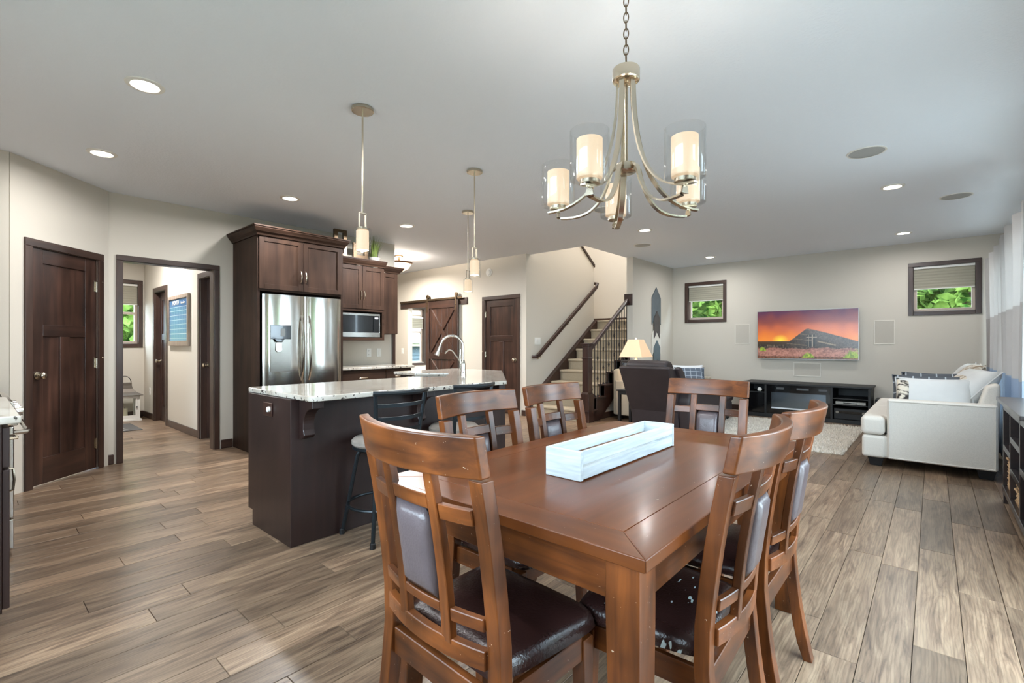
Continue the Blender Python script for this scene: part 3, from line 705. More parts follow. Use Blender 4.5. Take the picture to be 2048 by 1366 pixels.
# island
t = thing('kitchen_island', 'dark wood kitchen island with a bracket and an outlet on its end panel', 'island', (2.4, 3.2, 0))
ib = [(1.285, 2.88), (3.19, 2.88), (3.96, 3.64), (3.96, 4.41), (3.16, 4.41), (3.16, 3.98), (2.66, 3.515), (1.285, 3.515)]
def inset(p, d, tk=True): return p
tk = [(1.31, 2.885), (3.19, 2.885), (3.955, 3.645), (3.955, 4.405), (3.23, 4.405), (3.23, 3.95), (2.69, 3.445), (1.31, 3.445)]
obj('body', G().prism(ib[:], 'Z', .10, .69), ISL, t, .003, 1)
c0 = Vector((2.62, 3.59)); e = Vector((.7071, .7071)); nn = Vector((.7071, -.7071))
iu = ib[:6] + [tuple(c0 + e * .64 + nn * .06), tuple(c0 + e * .64 + nn * .378), tuple(c0 + e * .05 + nn * .378), tuple(c0 + e * .05 + nn * .06)] + ib[6:]
obj('upper_body', G().prism(iu, 'Z', .69, .882), ISL, t)
obj('toe_kick', G().prism(tk, 'Z', 0, .10), ISL, t)
obj('end_panel', G().prism([(2.876, 0), (3.444, 0), (3.444, .1), (3.515, .1), (3.515, .882), (2.876, .882)], 'X', 1.275, 1.29), ISL, t, .002, 1)
obj('back_panel', B(1.275, 3.1, 2.868, 2.882, 0, .882), ISL, t, .002, 1)
def corbel(x):
    P = [(2.868, .882), (2.70, .882), (2.70, .855)]
    for i in range(9):
        a = pi / 2 * i / 8; P.append((2.70 + .115 * sin(a) + .0, .855 - .02 - .10 * (1 - cos(a))))
    P += [(2.815, .70), (2.80, .668), (2.825, .648), (2.868, .64)]
    return G().prism(P, 'X', x - .035, x + .035)
for x in (1.36, 2.2, 2.95): obj('corbel', corbel(x), ISL, t, .003, 1)
ol = obj('outlet_plate', B(1.267, 1.275, 3.12, 3.25, .755, .84), plain('bronze_plate', '4A332C', .3, .5), t, .003)
obj('plug', G().lathe([(0, -.012), (.016, -.012), (.018, 0), (0, 0)], (1.267, 3.155, .80), 14, 'X'), WHITE, ol, smooth=True)
# granite counter with the corner sink cut
ct = [(1.29, 2.65), (2.93, 2.63), (4.02, 3.68), (4.02, 4.45), (3.10, 4.45), (3.10, 4.035)]
c0 = Vector((2.62, 3.59)); e = Vector((.7071, .7071)); nn = Vector((.7071, -.7071))
A_, B_ = c0 + e * .07, c0 + e * .62
ct += [tuple(B_), tuple(B_ + nn * .36), tuple(A_ + nn * .36), tuple(A_), tuple(c0), (1.29, 3.59)]
def rounded(poly, idx, r):
    out = []
    for i, p in enumerate(poly):
        if i in idx:
            a, b, c = Vector(poly[i - 1]), Vector(p), Vector(poly[(i + 1) % len(poly)])
            u, w = (a - b).normalized(), (c - b).normalized()
            for k in range(6):
                q = k / 5; s_ = b + u * r * (1 - q) ** 2 + w * r * q ** 2; out.append(tuple(s_))
        else: out.append(tuple(p))
    return out
top = tag(obj('island_countertop', G().prism(rounded(ct, (0, 11), .05), 'Z', .882, .914), GRAN, bevel=.006), 'pale speckled granite slab on the kitchen island with a corner sink cut-out', 'countertop')
t = thing('sink', 'stainless steel corner sink set into the island countertop', 'sink', tuple((A_ + B_) / 2 + nn * .18) + (.70,))
def SP(a, b, z): p = c0 + e * a + nn * b; return (p[0], p[1], z)
g = G()
for (a0, a1, b0, b1, z0, z1) in ((.07, .62, .002, .37, .70, .706), (.063, .07, -.005, .37, .70, .885), (.62, .627, -.005, .37, .70, .885), (.07, .62, .363, .37, .70, .885), (.063, .627, -.012, .003, .70, .886)):
    g.add([SP(a, b, z) for z in (z0, z1) for b in (b0, b1) for a in (a0, a1)], [(0, 2, 3, 1), (4, 5, 7, 6), (0, 1, 5, 4), (2, 6, 7, 3), (0, 4, 6, 2), (1, 3, 7, 5)])
obj('basin', g, STEEL, t)
dc = SP(.345, .19, .706); obj('drain', G().lathe([(0, .003), (.035, .003), (.04, 0), (0, 0)], dc, 16), CHROME, t)
# faucet: arc in the plane pointing back over the sink
fb = Vector((3.12, 3.36, .914)); fd = Vector((-.7071, .7071, 0))
t = thing('faucet', 'tall arched chrome pull-down faucet with a side lever on the island', 'faucet', tuple(fb))
obj('base', G().lathe([(0, 0), (.031, 0), (.029, .03), (.024, .045), (.026, .10), (.020, .135), (.014, .15), (0, .15)], fb, 18), CHROME, t, smooth=True)
P = [fb + Vector((0, 0, .13)), fb + Vector((0, 0, .25))]
for i in range(13):
    a = pi * i / 12 * .92; P.append(fb + fd * (.105 * (1 - cos(a))) + Vector((0, 0, .275 + .105 * sin(a))))
P.append(P[-1] + (P[-1] - P[-2]).normalized() * .03)
obj('spout', G().tube(P, .0125, 10, up=(.7071, .7071, 0)), CHROME, t, smooth=True)
dr_ = (P[-1] - P[-2]).normalized(); q = P[-1]
M = Vector((0, 0, 1)).rotation_difference(dr_).to_matrix().to_4x4()
g = G().lathe([(0, -.005), (.0155, -.005), (.017, .03), (.023, .075), (.022, .085), (0, .085)], n=16).xf(Matrix.Translation(q) @ M)
obj('spray_head', g, CHROME, t, smooth=True)
lv = [fb + Vector((0, 0, .12)) + fd * .02, fb + fd * .05 + Vector((0, 0, .17)), fb + fd * .10 + Vector((0, 0, .235)), fb + fd * .13 + Vector((0, 0, .247)), fb + fd * .16 + Vector((0, 0, .225)), fb + fd * .168 + Vector((0, 0, .21))]
obj('side_sprayer', G().tube(lv, .007, 8, up=(.7071, .7071, 0)), CHROME, t, smooth=True)
obj('lever', G().tube([fb + fd * .022 + Vector((0, 0, .10)), fb + fd * .03 + Vector((0, 0, .17)), fb + fd * .024 + Vector((0, 0, .25))], .009, 8, up=(.7071, .7071, 0)), CHROME, t, smooth=True)
# range counter at the left edge
t = thing('range_cabinet', 'dark cabinet with drawer fronts at the left edge before the range', 'cabinet', (-.2, 3.4, 0))
obj('body', G().box(-.517, .10, 2.88, 3.94, .10, .882).box(-.517, .03, 2.89, 3.94, 0, .10), ISL, t, .002, 1)
for k in range(2):
    a, b = 2.885 + .53 * k, 3.405 + .53 * k
    d = obj('drawer', B(.10, .122, a, b, .70, .865), ISL, t, .003)
    obj('handle', G().tube([(.122, (a + b) / 2 - .06, .79), (.152, (a + b) / 2 - .05, .79), (.156, (a + b) / 2, .79), (.152, (a + b) / 2 + .05, .79), (.122, (a + b) / 2 + .06, .79)], .006, 6), NICKEL, d, smooth=True)
    d = obj('door', B(.10, .122, a, b, .115, .69), ISL, t, .003)
    obj('handle', G().tube([(.122, b - .07, .50), (.152, b - .07, .51), (.156, b - .07, .56), (.152, b - .07, .61), (.122, b - .07, .62)], .006, 6, up=(1, 0, 0)), NICKEL, d, smooth=True)
tag(obj('range_countertop', B(-.517, .155, 2.85, 3.945, .882, .914), GRAN, bevel=.006), 'light granite countertop end at the left edge of the picture', 'countertop')
t = thing('range', 'stainless steel gas range with front knobs past the left countertop', 'range', (-.15, 4.33, 0))
obj('body', B(-.517, .14, 3.95, 4.71, .03, .90), STEELD, t, .004)
obj('oven_door', B(.14, .185, 3.955, 4.705, .22, .74), STEEL, t, .006)
obj('drawer', B(.14, .185, 3.955, 4.705, .04, .21), STEEL, t, .006)
obj('control_panel', G().prism([(.14, .745), (.20, .745), (.185, .875), (.14, .91)], 'Y', 3.955, 4.705), STEEL, t, .004)
obj('cooktop', B(-.517, .13, 3.955, 4.705, .90, .915), BLACK, t, .003)
obj('oven_handle', G().tube([(.185, 4.0, .70), (.235, 4.01, .70), (.245, 4.06, .70), (.245, 4.60, .70), (.235, 4.65, .70), (.185, 4.66, .70)], .013, 8), STEEL, t, smooth=True)
for k in range(5): obj('control_knob', G().lathe([(0, 0), (.024, 0), (.021, .032), (0, .034)], (.193, 4.06 + .135 * k, .815), 12, 'X'), CHROME, t, smooth=True)
for k in range(3):
    g = G(); y0 = 3.975 + .245 * k
    for y in (y0, y0 + .11, y0 + .22): g.box(-.45, .10, y - .006, y + .006, .93, .945)
    for x in (-.45, -.18, .09): g.box(x - .006, x + .006, y0, y0 + .22, .918, .938)
    obj('grate', g, BLACKM, t, .003, 1)
t = thing('range_counter_cabinet', 'dark base cabinet hidden past the range', 'cabinet', (-.2, 5.1, 0))
obj('body', G().box(-.517, .10, 4.715, 5.525, .10, .882).box(-.517, .03, 4.72, 5.525, 0, .10), ISL, t, .002, 1)
obj('door', B(.10, .12, 4.72, 5.5, .115, .865), ISL, t, .003)
tag(obj('range_countertop', B(-.517, .14, 4.715, 5.525, .882, .914), GRAN, bevel=.006), 'granite countertop between the range and the pantry wall', 'countertop')
# ------------------------------------------------------------------ staircase
ST = thing('staircase', 'carpeted staircase with dark newel post, handrail and iron balusters', 'staircase', (7.3, 4.6, 0))
RS, RN, SX = .1885, .26, 6.33
YO, YI = 4.12, 5.09
DW = wood('stair_wood_x', '221411', '3B241D', 'X', 1, .32, .12, bump=.02)
DWZ = wood('stair_wood_z', '221411', '3B241D', 'Z', 1, .32, .12, bump=.02)
for k in range(1, 10):
    x, z = SX + RN * (k - 1), RS * k
    xe = 8.41 + 1.03 if k == 9 else x + RN + .03
    P = [(x + .025, z - RS), (x + .022, z - .05)]
    for i in range(7):
        a = -pi / 2 + pi * i / 6; P.append((x + .022 - .022 * cos(a) * 1.0, z - .025 + .025 * sin(a)))
    P += [(xe, z), (xe, z - RS)]
    obj('carpet_step', G().prism(P, 'Y', YO if k < 9 else 4.085, YI if k < 9 else 6.29), CARPET, ST, smooth=True)
    if k < 9:
        obj('tread_end', B(x - .03, x + RN + .004, 3.985, YO, z - .028, z), DW, ST, .006)
        obj('riser_end', B(x, x + .02, 4.01, YO, z - RS, z - .028), DWZ, ST, .002, 1)
def xs(x): return .725 * (x - SX)
P = [(SX, 0)]
for k in range(1, 9): P += [(SX + RN * (k - 1), RS * k - .028), (SX + RN * k, RS * k - .028)]
P += [(8.41, 1.47), (8.41, 1.20), (6.72, 0)]
obj('outer_stringer', G().prism(P, 'Y', 4.02, 4.10), DW, ST)
obj('wall_stringer', G().prism([(6.30, 0), (6.30, .19), (6.36, .30), (8.40, 1.70), (8.40, 1.45), (6.75, 0)], 'Y', YI, 5.168), DW, ST, .003, 1)
nw = obj('newel_post', B(6.345, 6.455, 4.005, 4.115, 0, 1.18), DWZ, ST, .004)
obj('newel_base', G().box(6.32, 6.48, 3.98, 4.14, 0, .44).prism([(6.32, .44), (6.48, .44), (6.455, .47), (6.345, .47)], 'Y', 4.0, 4.12), DWZ, nw, .004)
obj('newel_collar', B(6.335, 6.465, 3.995, 4.125, .985, 1.005), DW, nw, .006)
obj('newel_cap', G().box(6.335, 6.465, 3.995, 4.125, 1.18, 1.205).box(6.322, 6.478, 3.982, 4.138, 1.205, 1.228), DW, nw, .005)
rl = [(-.03, -.028), (.03, -.028), (.034, 0), (.024, .024), (-.024, .024), (-.034, 0)]
obj('handrail', G().sweep([(6.45, 4.06, 1.115), (7.72, 4.06, 2.0)], rl), DW, ST, .004)
obj('rail_block', B(7.70, 7.722, 3.965, 4.12, 1.90, 2.10), DW, ST, .004)
bg = G().lathe([(.0075, 0), (.0075, 1)], n=8)
for i in range(14):
    x = 6.535 + .0885 * i
    k = int((x - SX + .03) / RN) + 1
    z0 = RS * k; z1 = 1.115 + (x - 6.45) * .697 - .02
    b = obj('baluster', G().lathe([(.0075, z0), (.0075, z1)], (x, 4.06, 0), 8), IRON, ST, smooth=True)
    obj('shoe', G().lathe([(.019, z0), (.017, z0 + .012), (.010, z0 + .03), (0, z0 + .031)], (x, 4.06, 0), 8), IRON, b)
    fr = ((.5,), (.36, .66), ())[i % 3] if i % 2 == 0 else ()
    if i % 2 == 0: fr = (.32, .68)
    for f in fr:
        zc = z0 + (z1 - z0) * f
        obj('knuckle', G().lathe([(.008, zc - .035), (.013, zc - .02), (.011, zc - .008), (.023, zc), (.011, zc + .008), (.013, zc + .02), (.008, zc + .035)], (x, 4.06, 0), 10), IRON, b, smooth=True)
tag(obj('wall_understair', G().prism([(6.78, 0), (7.72, 0), (7.72, .72)], 'Y', 4.06, 4.14), WALL), 'small triangular beige wall under the open stairs', 'wall', kind='structure')
base('baseboard_understair', 'dark wood baseboard under the open stairs', [(6.76, 7.72, 4.046, 4.06)])
t = thing('wall_handrail', 'dark wooden handrail on brackets climbing the wall beside the stairs', 'handrail', (7.4, 5.1, 1.0))
hs = [(-.026, -.03), (.026, -.03), (.03, 0), (.02, .03), (-.02, .03), (-.03, 0)]
obj('rail', G().sweep([(6.40, 5.15, 1.0), (6.42, 5.095, 1.0), (6.50, 5.09, 1.035), (8.36, 5.09, 2.36), (8.40, 5.09, 2.43), (8.40, 5.15, 2.44)], hs), DW, t, .003)
for x, z in ((6.56, 1.05), (7.42, 1.66), (8.28, 2.27)): obj('bracket', G().tube([(x, 5.168, z - .07), (x, 5.11, z - .07), (x, 5.095, z - .02)], .007, 6).lathe([(.025, 0), (.025, .006)], (x, 5.16, z - .07), 12, 'Y'), NICKEL, t)
tag(obj('trim_3', G().prism([(8.42, 2.77), (8.42, 2.83), (6.9, 3.89), (6.9, 3.83)], 'Y', 5.15, 5.31), DW, bevel=.004), 'dark sloping wood cap on top of the stair dividing wall', 'wall cap', kind='structure')
# arrow wall art
for k, (zt, h, w, c, lb) in enumerate(((2.29, .62, .375, '5C6468', 'large slate-grey wooden arrow at the top of the arrow column'), (1.84, .46, .25, '4A4340', 'small dark brown wooden arrow second from the top'),
                                     (1.60, .50, .375, 'D8D3C8', 'white wooden arrow in the middle of the arrow column'), (1.29, .44, .27, '59676C', 'small slate-blue wooden arrow fourth from the top'), (1.03, .55, .375, '6A7174', 'large grey wooden arrow lowest in the column above the lamp'))):
    x = 8.645; hw = w / 2; n_ = hw * 1.05
    P = [(x, zt), (x + hw, zt - n_), (x + hw, zt - h - n_ * .45), (x, zt - h + n_ * .55), (x - hw, zt - h - n_ * .45), (x - hw, zt - n_)]
    q = 3.958 - .012 * (k % 2)
    tag(obj('wooden_arrow', G().prism(P, 'Y', q - .016, q - .001), plain('arrow_paint_%s' % 'abcde'[k], c, .7, var=.2, vscale=10), bevel=.002, seg=1), lb, 'wall art', 'wooden arrows on the wall')
# ------------------------------------------------------------------ dining set
TZ = .76
t = thing('dining_table', 'brown wooden dining table with square legs and a worn bordered top', 'table', (1.74, .93, 0))
tx0, tx1, ty0, ty1 = .935, 2.54, .45, 1.41; bw_ = .11
obj('top_panel', B(tx0 + bw_, tx1 - bw_, ty0 + bw_, ty1 - bw_, TZ - .028, TZ), TTOP, t, .0012, 1)
g0 = lambda P: G().prism(P, 'Z', TZ - .03, TZ)
obj('border_board', g0([(tx0, ty0), (tx1, ty0), (tx1 - bw_, ty0 + bw_), (tx0 + bw_, ty0 + bw_)]), TTOP, t, .003)
obj('border_board', g0([(tx0, ty1), (tx0 + bw_, ty1 - bw_), (tx1 - bw_, ty1 - bw_), (tx1, ty1)]), TTOP, t, .003)
obj('border_board', g0([(tx0, ty0), (tx0 + bw_, ty0 + bw_), (tx0 + bw_, ty1 - bw_), (tx0, ty1)]), TTOPY, t, .003)
obj('border_board', g0([(tx1, ty0), (tx1, ty1), (tx1 - bw_, ty1 - bw_), (tx1 - bw_, ty0 + bw_)]), TTOPY, t, .003)
i_ = .03; lw = .085
for x in (tx0 + i_, tx1 - i_ - lw):
    for y in (ty0 + i_, ty1 - i_ - lw):
        xo = x if x < 1.7 else x + lw; yo = y if y < .9 else y + lw; sx = 1 if x < 1.7 else -1; sy = 1 if y < .9 else -1
        g = G(); v = []
        for z, w in ((0, .066), (.60, lw), (TZ - .03, lw)): v += [(xo, yo, z), (xo + sx * w, yo, z), (xo + sx * w, yo + sy * w, z), (xo, yo + sy * w, z)]
        g.add(v, [(0, 1, 2, 3), (8, 9, 10, 11)] + [(a + b, a + (b + 1) % 4, a + 4 + (b + 1) % 4, a + 4 + b) for a in (0, 4) for b in range(4)])
        obj('leg', g, CW['Z'], t, .004)
ap = .042
for y in (ty0 + ap, ty1 - ap - .022): obj('apron', B(tx0 + i_ + lw, tx1 - i_ - lw, y, y + .022, .625, TZ - .03), CW['X'], t, .002, 1)
for x in (tx0 + ap, tx1 - ap - .022): obj('apron', B(x, x + .022, ty0 + i_ + lw, ty1 - i_ - lw, .625, TZ - .03), CW['Y'], t, .002, 1)
# slatted white crate on the table
WW = wood('whitewashed_wood', 'A9B2B6', 'D2D9DC', 'X', 3, .65, 0, contrast=.9, bump=.25)
WWY = wood('whitewashed_wood_y', 'A9B2B6', 'D2D9DC', 'Y', 3, .65, 0, contrast=.9, bump=.25)
t = thing('wooden_crate', 'long whitewashed slatted wooden crate in the middle of the dining table', 'crate', (1.70, .935, TZ))
cx0, cx1, cy0, cy1, ch = 1.325, 2.075, .865, 1.008, .098
for x in (cx0, cx1 - .016): obj('end_board', B(x, x + .016, cy0, cy1, TZ + .001, TZ + ch), WWY, t, .002)
for y in (cy0, cy1 - .012):
    for z0, z1 in ((.004, .042), (.053, ch)): obj('slat', B(cx0 + .016, cx1 - .016, y + .001, y + .012, TZ + z0, TZ + z1), WW, t, .002)
obj('bottom_board', B(cx0 + .016, cx1 - .016, cy0 + .012, cy1 - .012, TZ + .004, TZ + .014), WW, t)
# chairs: local x towards the sitter's front
def back_x(z):
    for (z0, x0), (z1, x1) in zip(BK[:-1], BK[1:]):
        if z <= z1: return x0 + (x1 - x0) * (z - z0) / (z1 - z0)
    return BK[-1][1]
BK = [(0, -.272), (.10, -.250), (.24, -.226), (.42, -.210), (.52, -.212), (.66, -.226), (.80, -.248), (.90, -.268), (1.0, -.288)]
HW = .232
def bow(y): return -.040 * (1 - (y / HW) ** 2)
def curved(y0, y1, z0, z1, th, N=10, off=0, more=0):
    v = []
    for i in range(N + 1):
        y = y0 + (y1 - y0) * i / N
        for z in (z0, z1):
            xb = back_x(z) + bow(y) + off + more * (1 - (y / HW) ** 2)
            v += [(xb, y, z), (xb + th, y, z)]
    f = [(0, 1, 3, 2), tuple(N * 4 + k for k in (0, 2, 3, 1))]
    for i in range(N):
        a, b = i * 4, i * 4 + 4
        for p, q in ((0, 1), (1, 3), (3, 2), (2, 0)): f.append((a + p, a + q, b + q, b + p))
    return G().add(v, f)
def chair(label, loc, rz, seatmat):
    t = thing('dining_chair', label, 'chair', loc, rz, 'matching chairs around the dining table'); BASE[t.name] = Vector()
    for s_ in (-1, 1):
        y0, y1 = s_ * HW, s_ * (HW - .042)
        zs = [0, .06, .12, .2, .3, .42, .52, .62, .72, .82, .90]
        P = [(back_x(z), z) for z in zs] + [(back_x(z) + (.030 if z < .05 else .038), z) for z in zs[::-1]]
        obj('rear_leg', G().prism(P, 'Y', min(y0, y1), max(y0, y1)), CW['Z'], t, .003, world=False)
        v = []
        for z, w in ((0, .030), (.40, .044)):
            xa, ya = .155, s_ * (HW - .012); v += [(xa, ya, z), (xa - w, ya, z), (xa - w, ya - s_ * w, z), (xa, ya - s_ * w, z)]
        obj('front_leg', G().add(v, [(0, 1, 2, 3), (4, 5, 6, 7)] + [(b, (b + 1) % 4, 4 + (b + 1) % 4, 4 + b) for b in range(4)]), CW['Z'], t, .003, world=False)
        obj('side_apron', B(-.178, .114, s_ * (HW - .018), s_ * (HW - .036), .345, .41), CW['X'], t, .002, 1, world=False)
        ys = s_ * .085
        v = []
        N = 6
        for i in range(N + 1):
            z = .50 + .405 * i / N; xb = back_x(z) + bow(ys) + .004
            v += [(xb, ys - .016, z), (xb + .022, ys - .016, z), (xb + .022, ys + .016, z), (xb, ys + .016, z)]
        f = [(0, 1, 2, 3), tuple(N * 4 + q for q in range(4))] + [(i * 4 + q, i * 4 + (q + 1) % 4, i * 4 + 4 + (q + 1) % 4, i * 4 + 4 + q) for i in range(N) for q in range(4)]
        obj('back_slat', G().add(v, f), CW['Z'], t, .002, 1, world=False)
        e0, e1 = s_ * .101, s_ * (HW - .040)
        obj('upper_cross_rail', curved(e0, e1, .795, .832, .018, 5, .006), CW['Y'], t, .002, 1, world=False)
        obj('lower_cross_rail', curved(e0, e1, .555, .585, .018, 5, .006), CW['Y'], t, .002, 1, world=False)
    obj('upper_cross_rail', curved(-.069, .069, .812, .848, .018, 4, .006), CW['Y'], t, .002, 1, world=False)
    obj('lower_cross_rail', curved(-.069, .069, .565, .590, .018, 4, .006), CW['Y'], t, .002, 1, world=False)
    obj('bottom_rail', curved(-(HW - .04), HW - .04, .468, .512, .022, 10, .004), CW['Y'], t, .002, 1, world=False)
    obj('crest_rail', curved(-HW - .002, HW + .002, .905, .998, .030, 16, 0, -.018), CW['Y'], t, .005, world=False)
    # padded panel between the slats, both faces slightly domed
    v = []; N = 8
    for sg in (0, 1):
        for j in range(N + 1):
            for i in range(N + 1):
                u, w = -1 + 2 * i / N, -1 + 2 * j / N; z = .70 + .111 * w; y = .068 * u
                d = .020 * max(0, (1 - u ** 6) * (1 - w ** 6)) ** .5
                v.append((back_x(z) + bow(0) + .015 + (d if sg else -d), y, z))
    f = []; M_ = (N + 1) ** 2
    for j in range(N):
        for i in range(N):
            a = j * (N + 1) + i; f.append((a, a + 1, a + N + 2, a + N + 1)); a += M_; f.append((a, a + N + 1, a + N + 2, a + 1))
    obj('back_pad', G().add(v, f), PADL, t, smooth='all', world=False)
    obj('front_apron', B(.122, .142, -(HW - .056), HW - .056, .345, .41), CW['Y'], t, .002, 1, world=False)
    obj('back_apron', B(-.205, -.183, -(HW - .043), HW - .043, .335, .408), CW['Y'], t, .002, 1, world=False)
    # domed cushion
    v = []; N = 16
    def plan(u, w):
        hw = .205 + .034 * (u + 1) / 2; x = .004 + .192 * u
        k = 1 - .10 * (abs(u) ** 5) * (abs(w) ** 5)
        return x * 1.0 - (.02 * abs(w) ** 6 * max(0, u) ** 3), hw * w * k
    for sg in (1, 0):
        for j in range(N + 1):
            for i in range(N + 1):
                u, w = -1 + 2 * i / N, -1 + 2 * j / N; x, y = plan(u, w)
                edge = max(0, (1 - abs(u) ** 8) * (1 - abs(w) ** 8)) ** .5
                z = (.425 + .042 * edge + .014 * (1 - u * u) * (1 - w * w)) if sg else (.425 - .014 * edge)
                v.append((x, y, z))
    f = []; M_ = (N + 1) ** 2
    for j in range(N):
        for i in range(N):
            a = j * (N + 1) + i; f.append((a, a + 1, a + N + 2, a + N + 1)); a += M_; f.append((a, a + N + 1, a + N + 2, a + 1))
    obj('seat_cushion', G().add(v, f), seatmat, t, smooth='all', world=False)
    return t
def cracked():
    m = LEATH.copy(); m.name = 'cracked_leather'; nt = m.node_tree; b = nt.nodes['Principled BSDF']
    co = nt.nodes.new('ShaderNodeTexCoord'); mp = nt.nodes.new('ShaderNodeMapping'); mp.inputs['Scale'].default_value = (60, 22, 22); mp.inputs['Rotation'].default_value = (0, 0, .5)
    nz = nt.nodes.new('ShaderNodeTexNoise'); nz.inputs['Scale'].default_value = 1.0; nz.inputs['Detail'].default_value = 1
    mr = nt.nodes.new('ShaderNodeMapRange'); mr.inputs[1].default_value = .69; mr.inputs[2].default_value = .71
    mx = nt.nodes.new('ShaderNodeMix'); mx.data_type = 'RGBA'; mx.inputs[7].default_value = lin('BFD0D2')
    src = b.inputs['Base Color'].links[0].from_socket
    nt.links.new(co.outputs['Object'], mp.inputs[0]); nt.links.new(mp.outputs[0], nz.inputs['Vector']); nt.links.new(nz.outputs[0], mr.inputs[0])
    nt.links.new(mr.outputs[0], mx.inputs[0]); nt.links.new(src, mx.inputs[6]); nt.links.new(mx.outputs[2], b.inputs['Base Color'])
    return m
c1 = chair('brown dining chair at the near table end with its back to the camera', (.997, .938, 0), radians(-2.5), LEATH)
dup(c1, (1.40, .622, 0), pi / 2 + radians(2), 'dining chair with a cracked flaking leather seat beside the near table leg')
c2 = [o for o in S.objects if o.get('label', '').startswith('dining chair with a cracked')][0]
for ch in c2.children:
    if ch.name.startswith('seat_cushion'): ch.data = ch.data.copy(); ch.data.materials[0] = cracked()
dup(c1, (1.925, .617, 0), pi / 2, 'dining chair behind the cracked-seat chair on the same table side')
dup(c1, (1.50, 1.245, 0), -pi / 2, 'dining chair facing the white crate in front of the second bar stool')
dup(c1, (2.05, 1.245, 0), -pi / 2, 'dining chair on the island side of the table nearest the stair newel')
dup(c1, (2.67, 1.02, 0), pi, 'dining chair at the far table end in front of the dark recliner')
c1.scale = (1.02, 1.02, 1.02)
# ------------------------------------------------------------------ bar stools
SEATF = plain('mottled_seat_fabric', '8F857C', .7, bump=.3, bscale=120, var=.45, vscale=16)
def stool(label, loc, rz):
    t = thing('bar_stool', label, 'stool', loc, rz, 'bar stools along the island'); BASE[t.name] = Vector()
    obj('seat_pad', G().lathe([(0, .572), (.17, .572), (.183, .585), (.183, .605), (.165, .622), (.10, .630), (0, .632)], n=32), SEATF, t, smooth=True, world=False)
    obj('seat_ring', G().lathe([(.0, .548), (.165, .548), (.178, .556), (.178, .572), (0, .572)], n=32), STOOLM, t, smooth=True, world=False)
    for a in (45, 135, 225, 315):
        ca, sa = cos(radians(a)), sin(radians(a))
        P = [(r * ca, r * sa, z) for r, z in ((.06, .540), (.11, .538), (.135, .528), (.150, .50), (.158, .46), (.20, .24), (.245, .012))]
        l = obj('leg', G().tube(P, .0125, 8, up=(-sa, ca, 0)), STOOLM, t, smooth=True, world=False)
        obj('foot_cap', G().lathe([(.017, 0), (.017, .03), (.013, .034)], (.247 * ca, .247 * sa, 0), 10), BLACKM, l, world=False)
    obj('foot_ring', G().tube([(.205 * cos(2 * pi * i / 36), .205 * sin(2 * pi * i / 36), .205) for i in range(36)], .0095, 8, True), STOOLM, t, smooth=True, world=False)
    posts = []
    for s_ in (-1, 1):
        P = [(-.06, s_ * .135, .55), (-.15, s_ * .150, .552), (-.175, s_ * .155, .58), (-.19, s_ * .162, .70), (-.215, s_ * .182, .922)]
        obj('back_post', G().tube(P, .0125, 8, up=(0, 1, 0)), STOOLM, t, smooth=True, world=False)
    def rail(z, hw, x0, sag):
        return [(x0 - sag * (1 - u * u), hw * u, z) for u in [-1 + i / 6 for i in range(13)]]
    obj('top_rail', G().tube(rail(.922, .196, -.214, .085), .015, 8), STOOLM, t, smooth=True, world=False)
    for z, hw, x0 in ((.845, .176, -.206), (.765, .167, -.198), (.69, .161, -.190)):
        obj('back_slat', G().sweep(rail(z, hw, x0, .052), [(-.003, -.011), (.003, -.011), (.003, .011), (-.003, .011)]), STOOLM, t, smooth=True, world=False)
    return t
s1 = stool('dark metal bar stool with a mottled round seat behind the nearest dining chair', (1.765, 2.668, 0), pi / 2)
dup(s1, (2.38, 2.66, 0), pi / 2, 'dark metal bar stool further along the island by the corner')
# ------------------------------------------------------------------ ceiling fixtures
for k, (x, y) in enumerate(CANS):
    lb = ('ceiling downlight nearest the camera above the left counter', 'ceiling downlight above the pantry door', 'ceiling downlight above the hallway opening', 'ceiling downlight in front of the wall cabinets',
          'ceiling downlight beside the chandelier bottom toward the stairs', 'ceiling downlight closest to the arrow wall', 'ceiling downlight nearest above the sofa end', 'ceiling downlight in front of the right small window')[k]
    t = thing('downlight', lb, 'downlight', (x, y, CH), group='recessed ceiling downlights')
    obj('trim_ring', G().lathe([(.068, CH), (.098, CH), (.096, CH - .006), (.072, CH - .010), (.068, CH - .004)], (x, y, 0), 32, cap=False), WHITE, t, smooth=True)
    obj('lens', G().lathe([(0, CH - .004), (.069, CH - .004), (.069, CH - .001), (0, CH - .001)], (x, y, 0), 24), LENS, t)
for (x, y), lb in zip(((4.743, .402), (6.758, -.175), (4.801, 2.808), (6.896, 3.375)), ('round ceiling speaker right of the chandelier, nearest the camera', 'round ceiling speaker above the near sofa end by the curtains', 'round ceiling speaker just behind the chandelier shades', 'round ceiling speaker beside the stairwell opening')):
    t = thing('ceiling_speaker', lb, 'speaker', (x, y, CH), group='round ceiling speakers')
    obj('rim', G().lathe([(.118, CH), (.132, CH), (.130, CH - .006), (.118, CH - .006)], (x, y, 0), 36, cap=False), WHITE, t, smooth=True)
    obj('grille', G().lathe([(0, CH - .004), (.119, CH - .004), (.119, CH - .001), (0, CH - .001)], (x, y, 0), 36), plain('speaker_grille', 'B9B9B7', .7, bump=1, bscale=900), t)
t = thing('smoke_detector', 'round white smoke detector high on the wall above the closet door', 'smoke detector', (XB, 6.03, 2.51))
obj('base', G().lathe([(0, -.02), (.07, -.02), (.07, -.001), (0, -.001)], (XB, 6.03, 2.51), 28, 'X'), WHITE, t, smooth=True)
obj('cap', G().lathe([(0, -.045), (.03, -.045), (.05, -.038), (.055, -.02), (0, -.02)], (XB, 6.03, 2.51), 28, 'X'), WHITE, t, smooth=True)
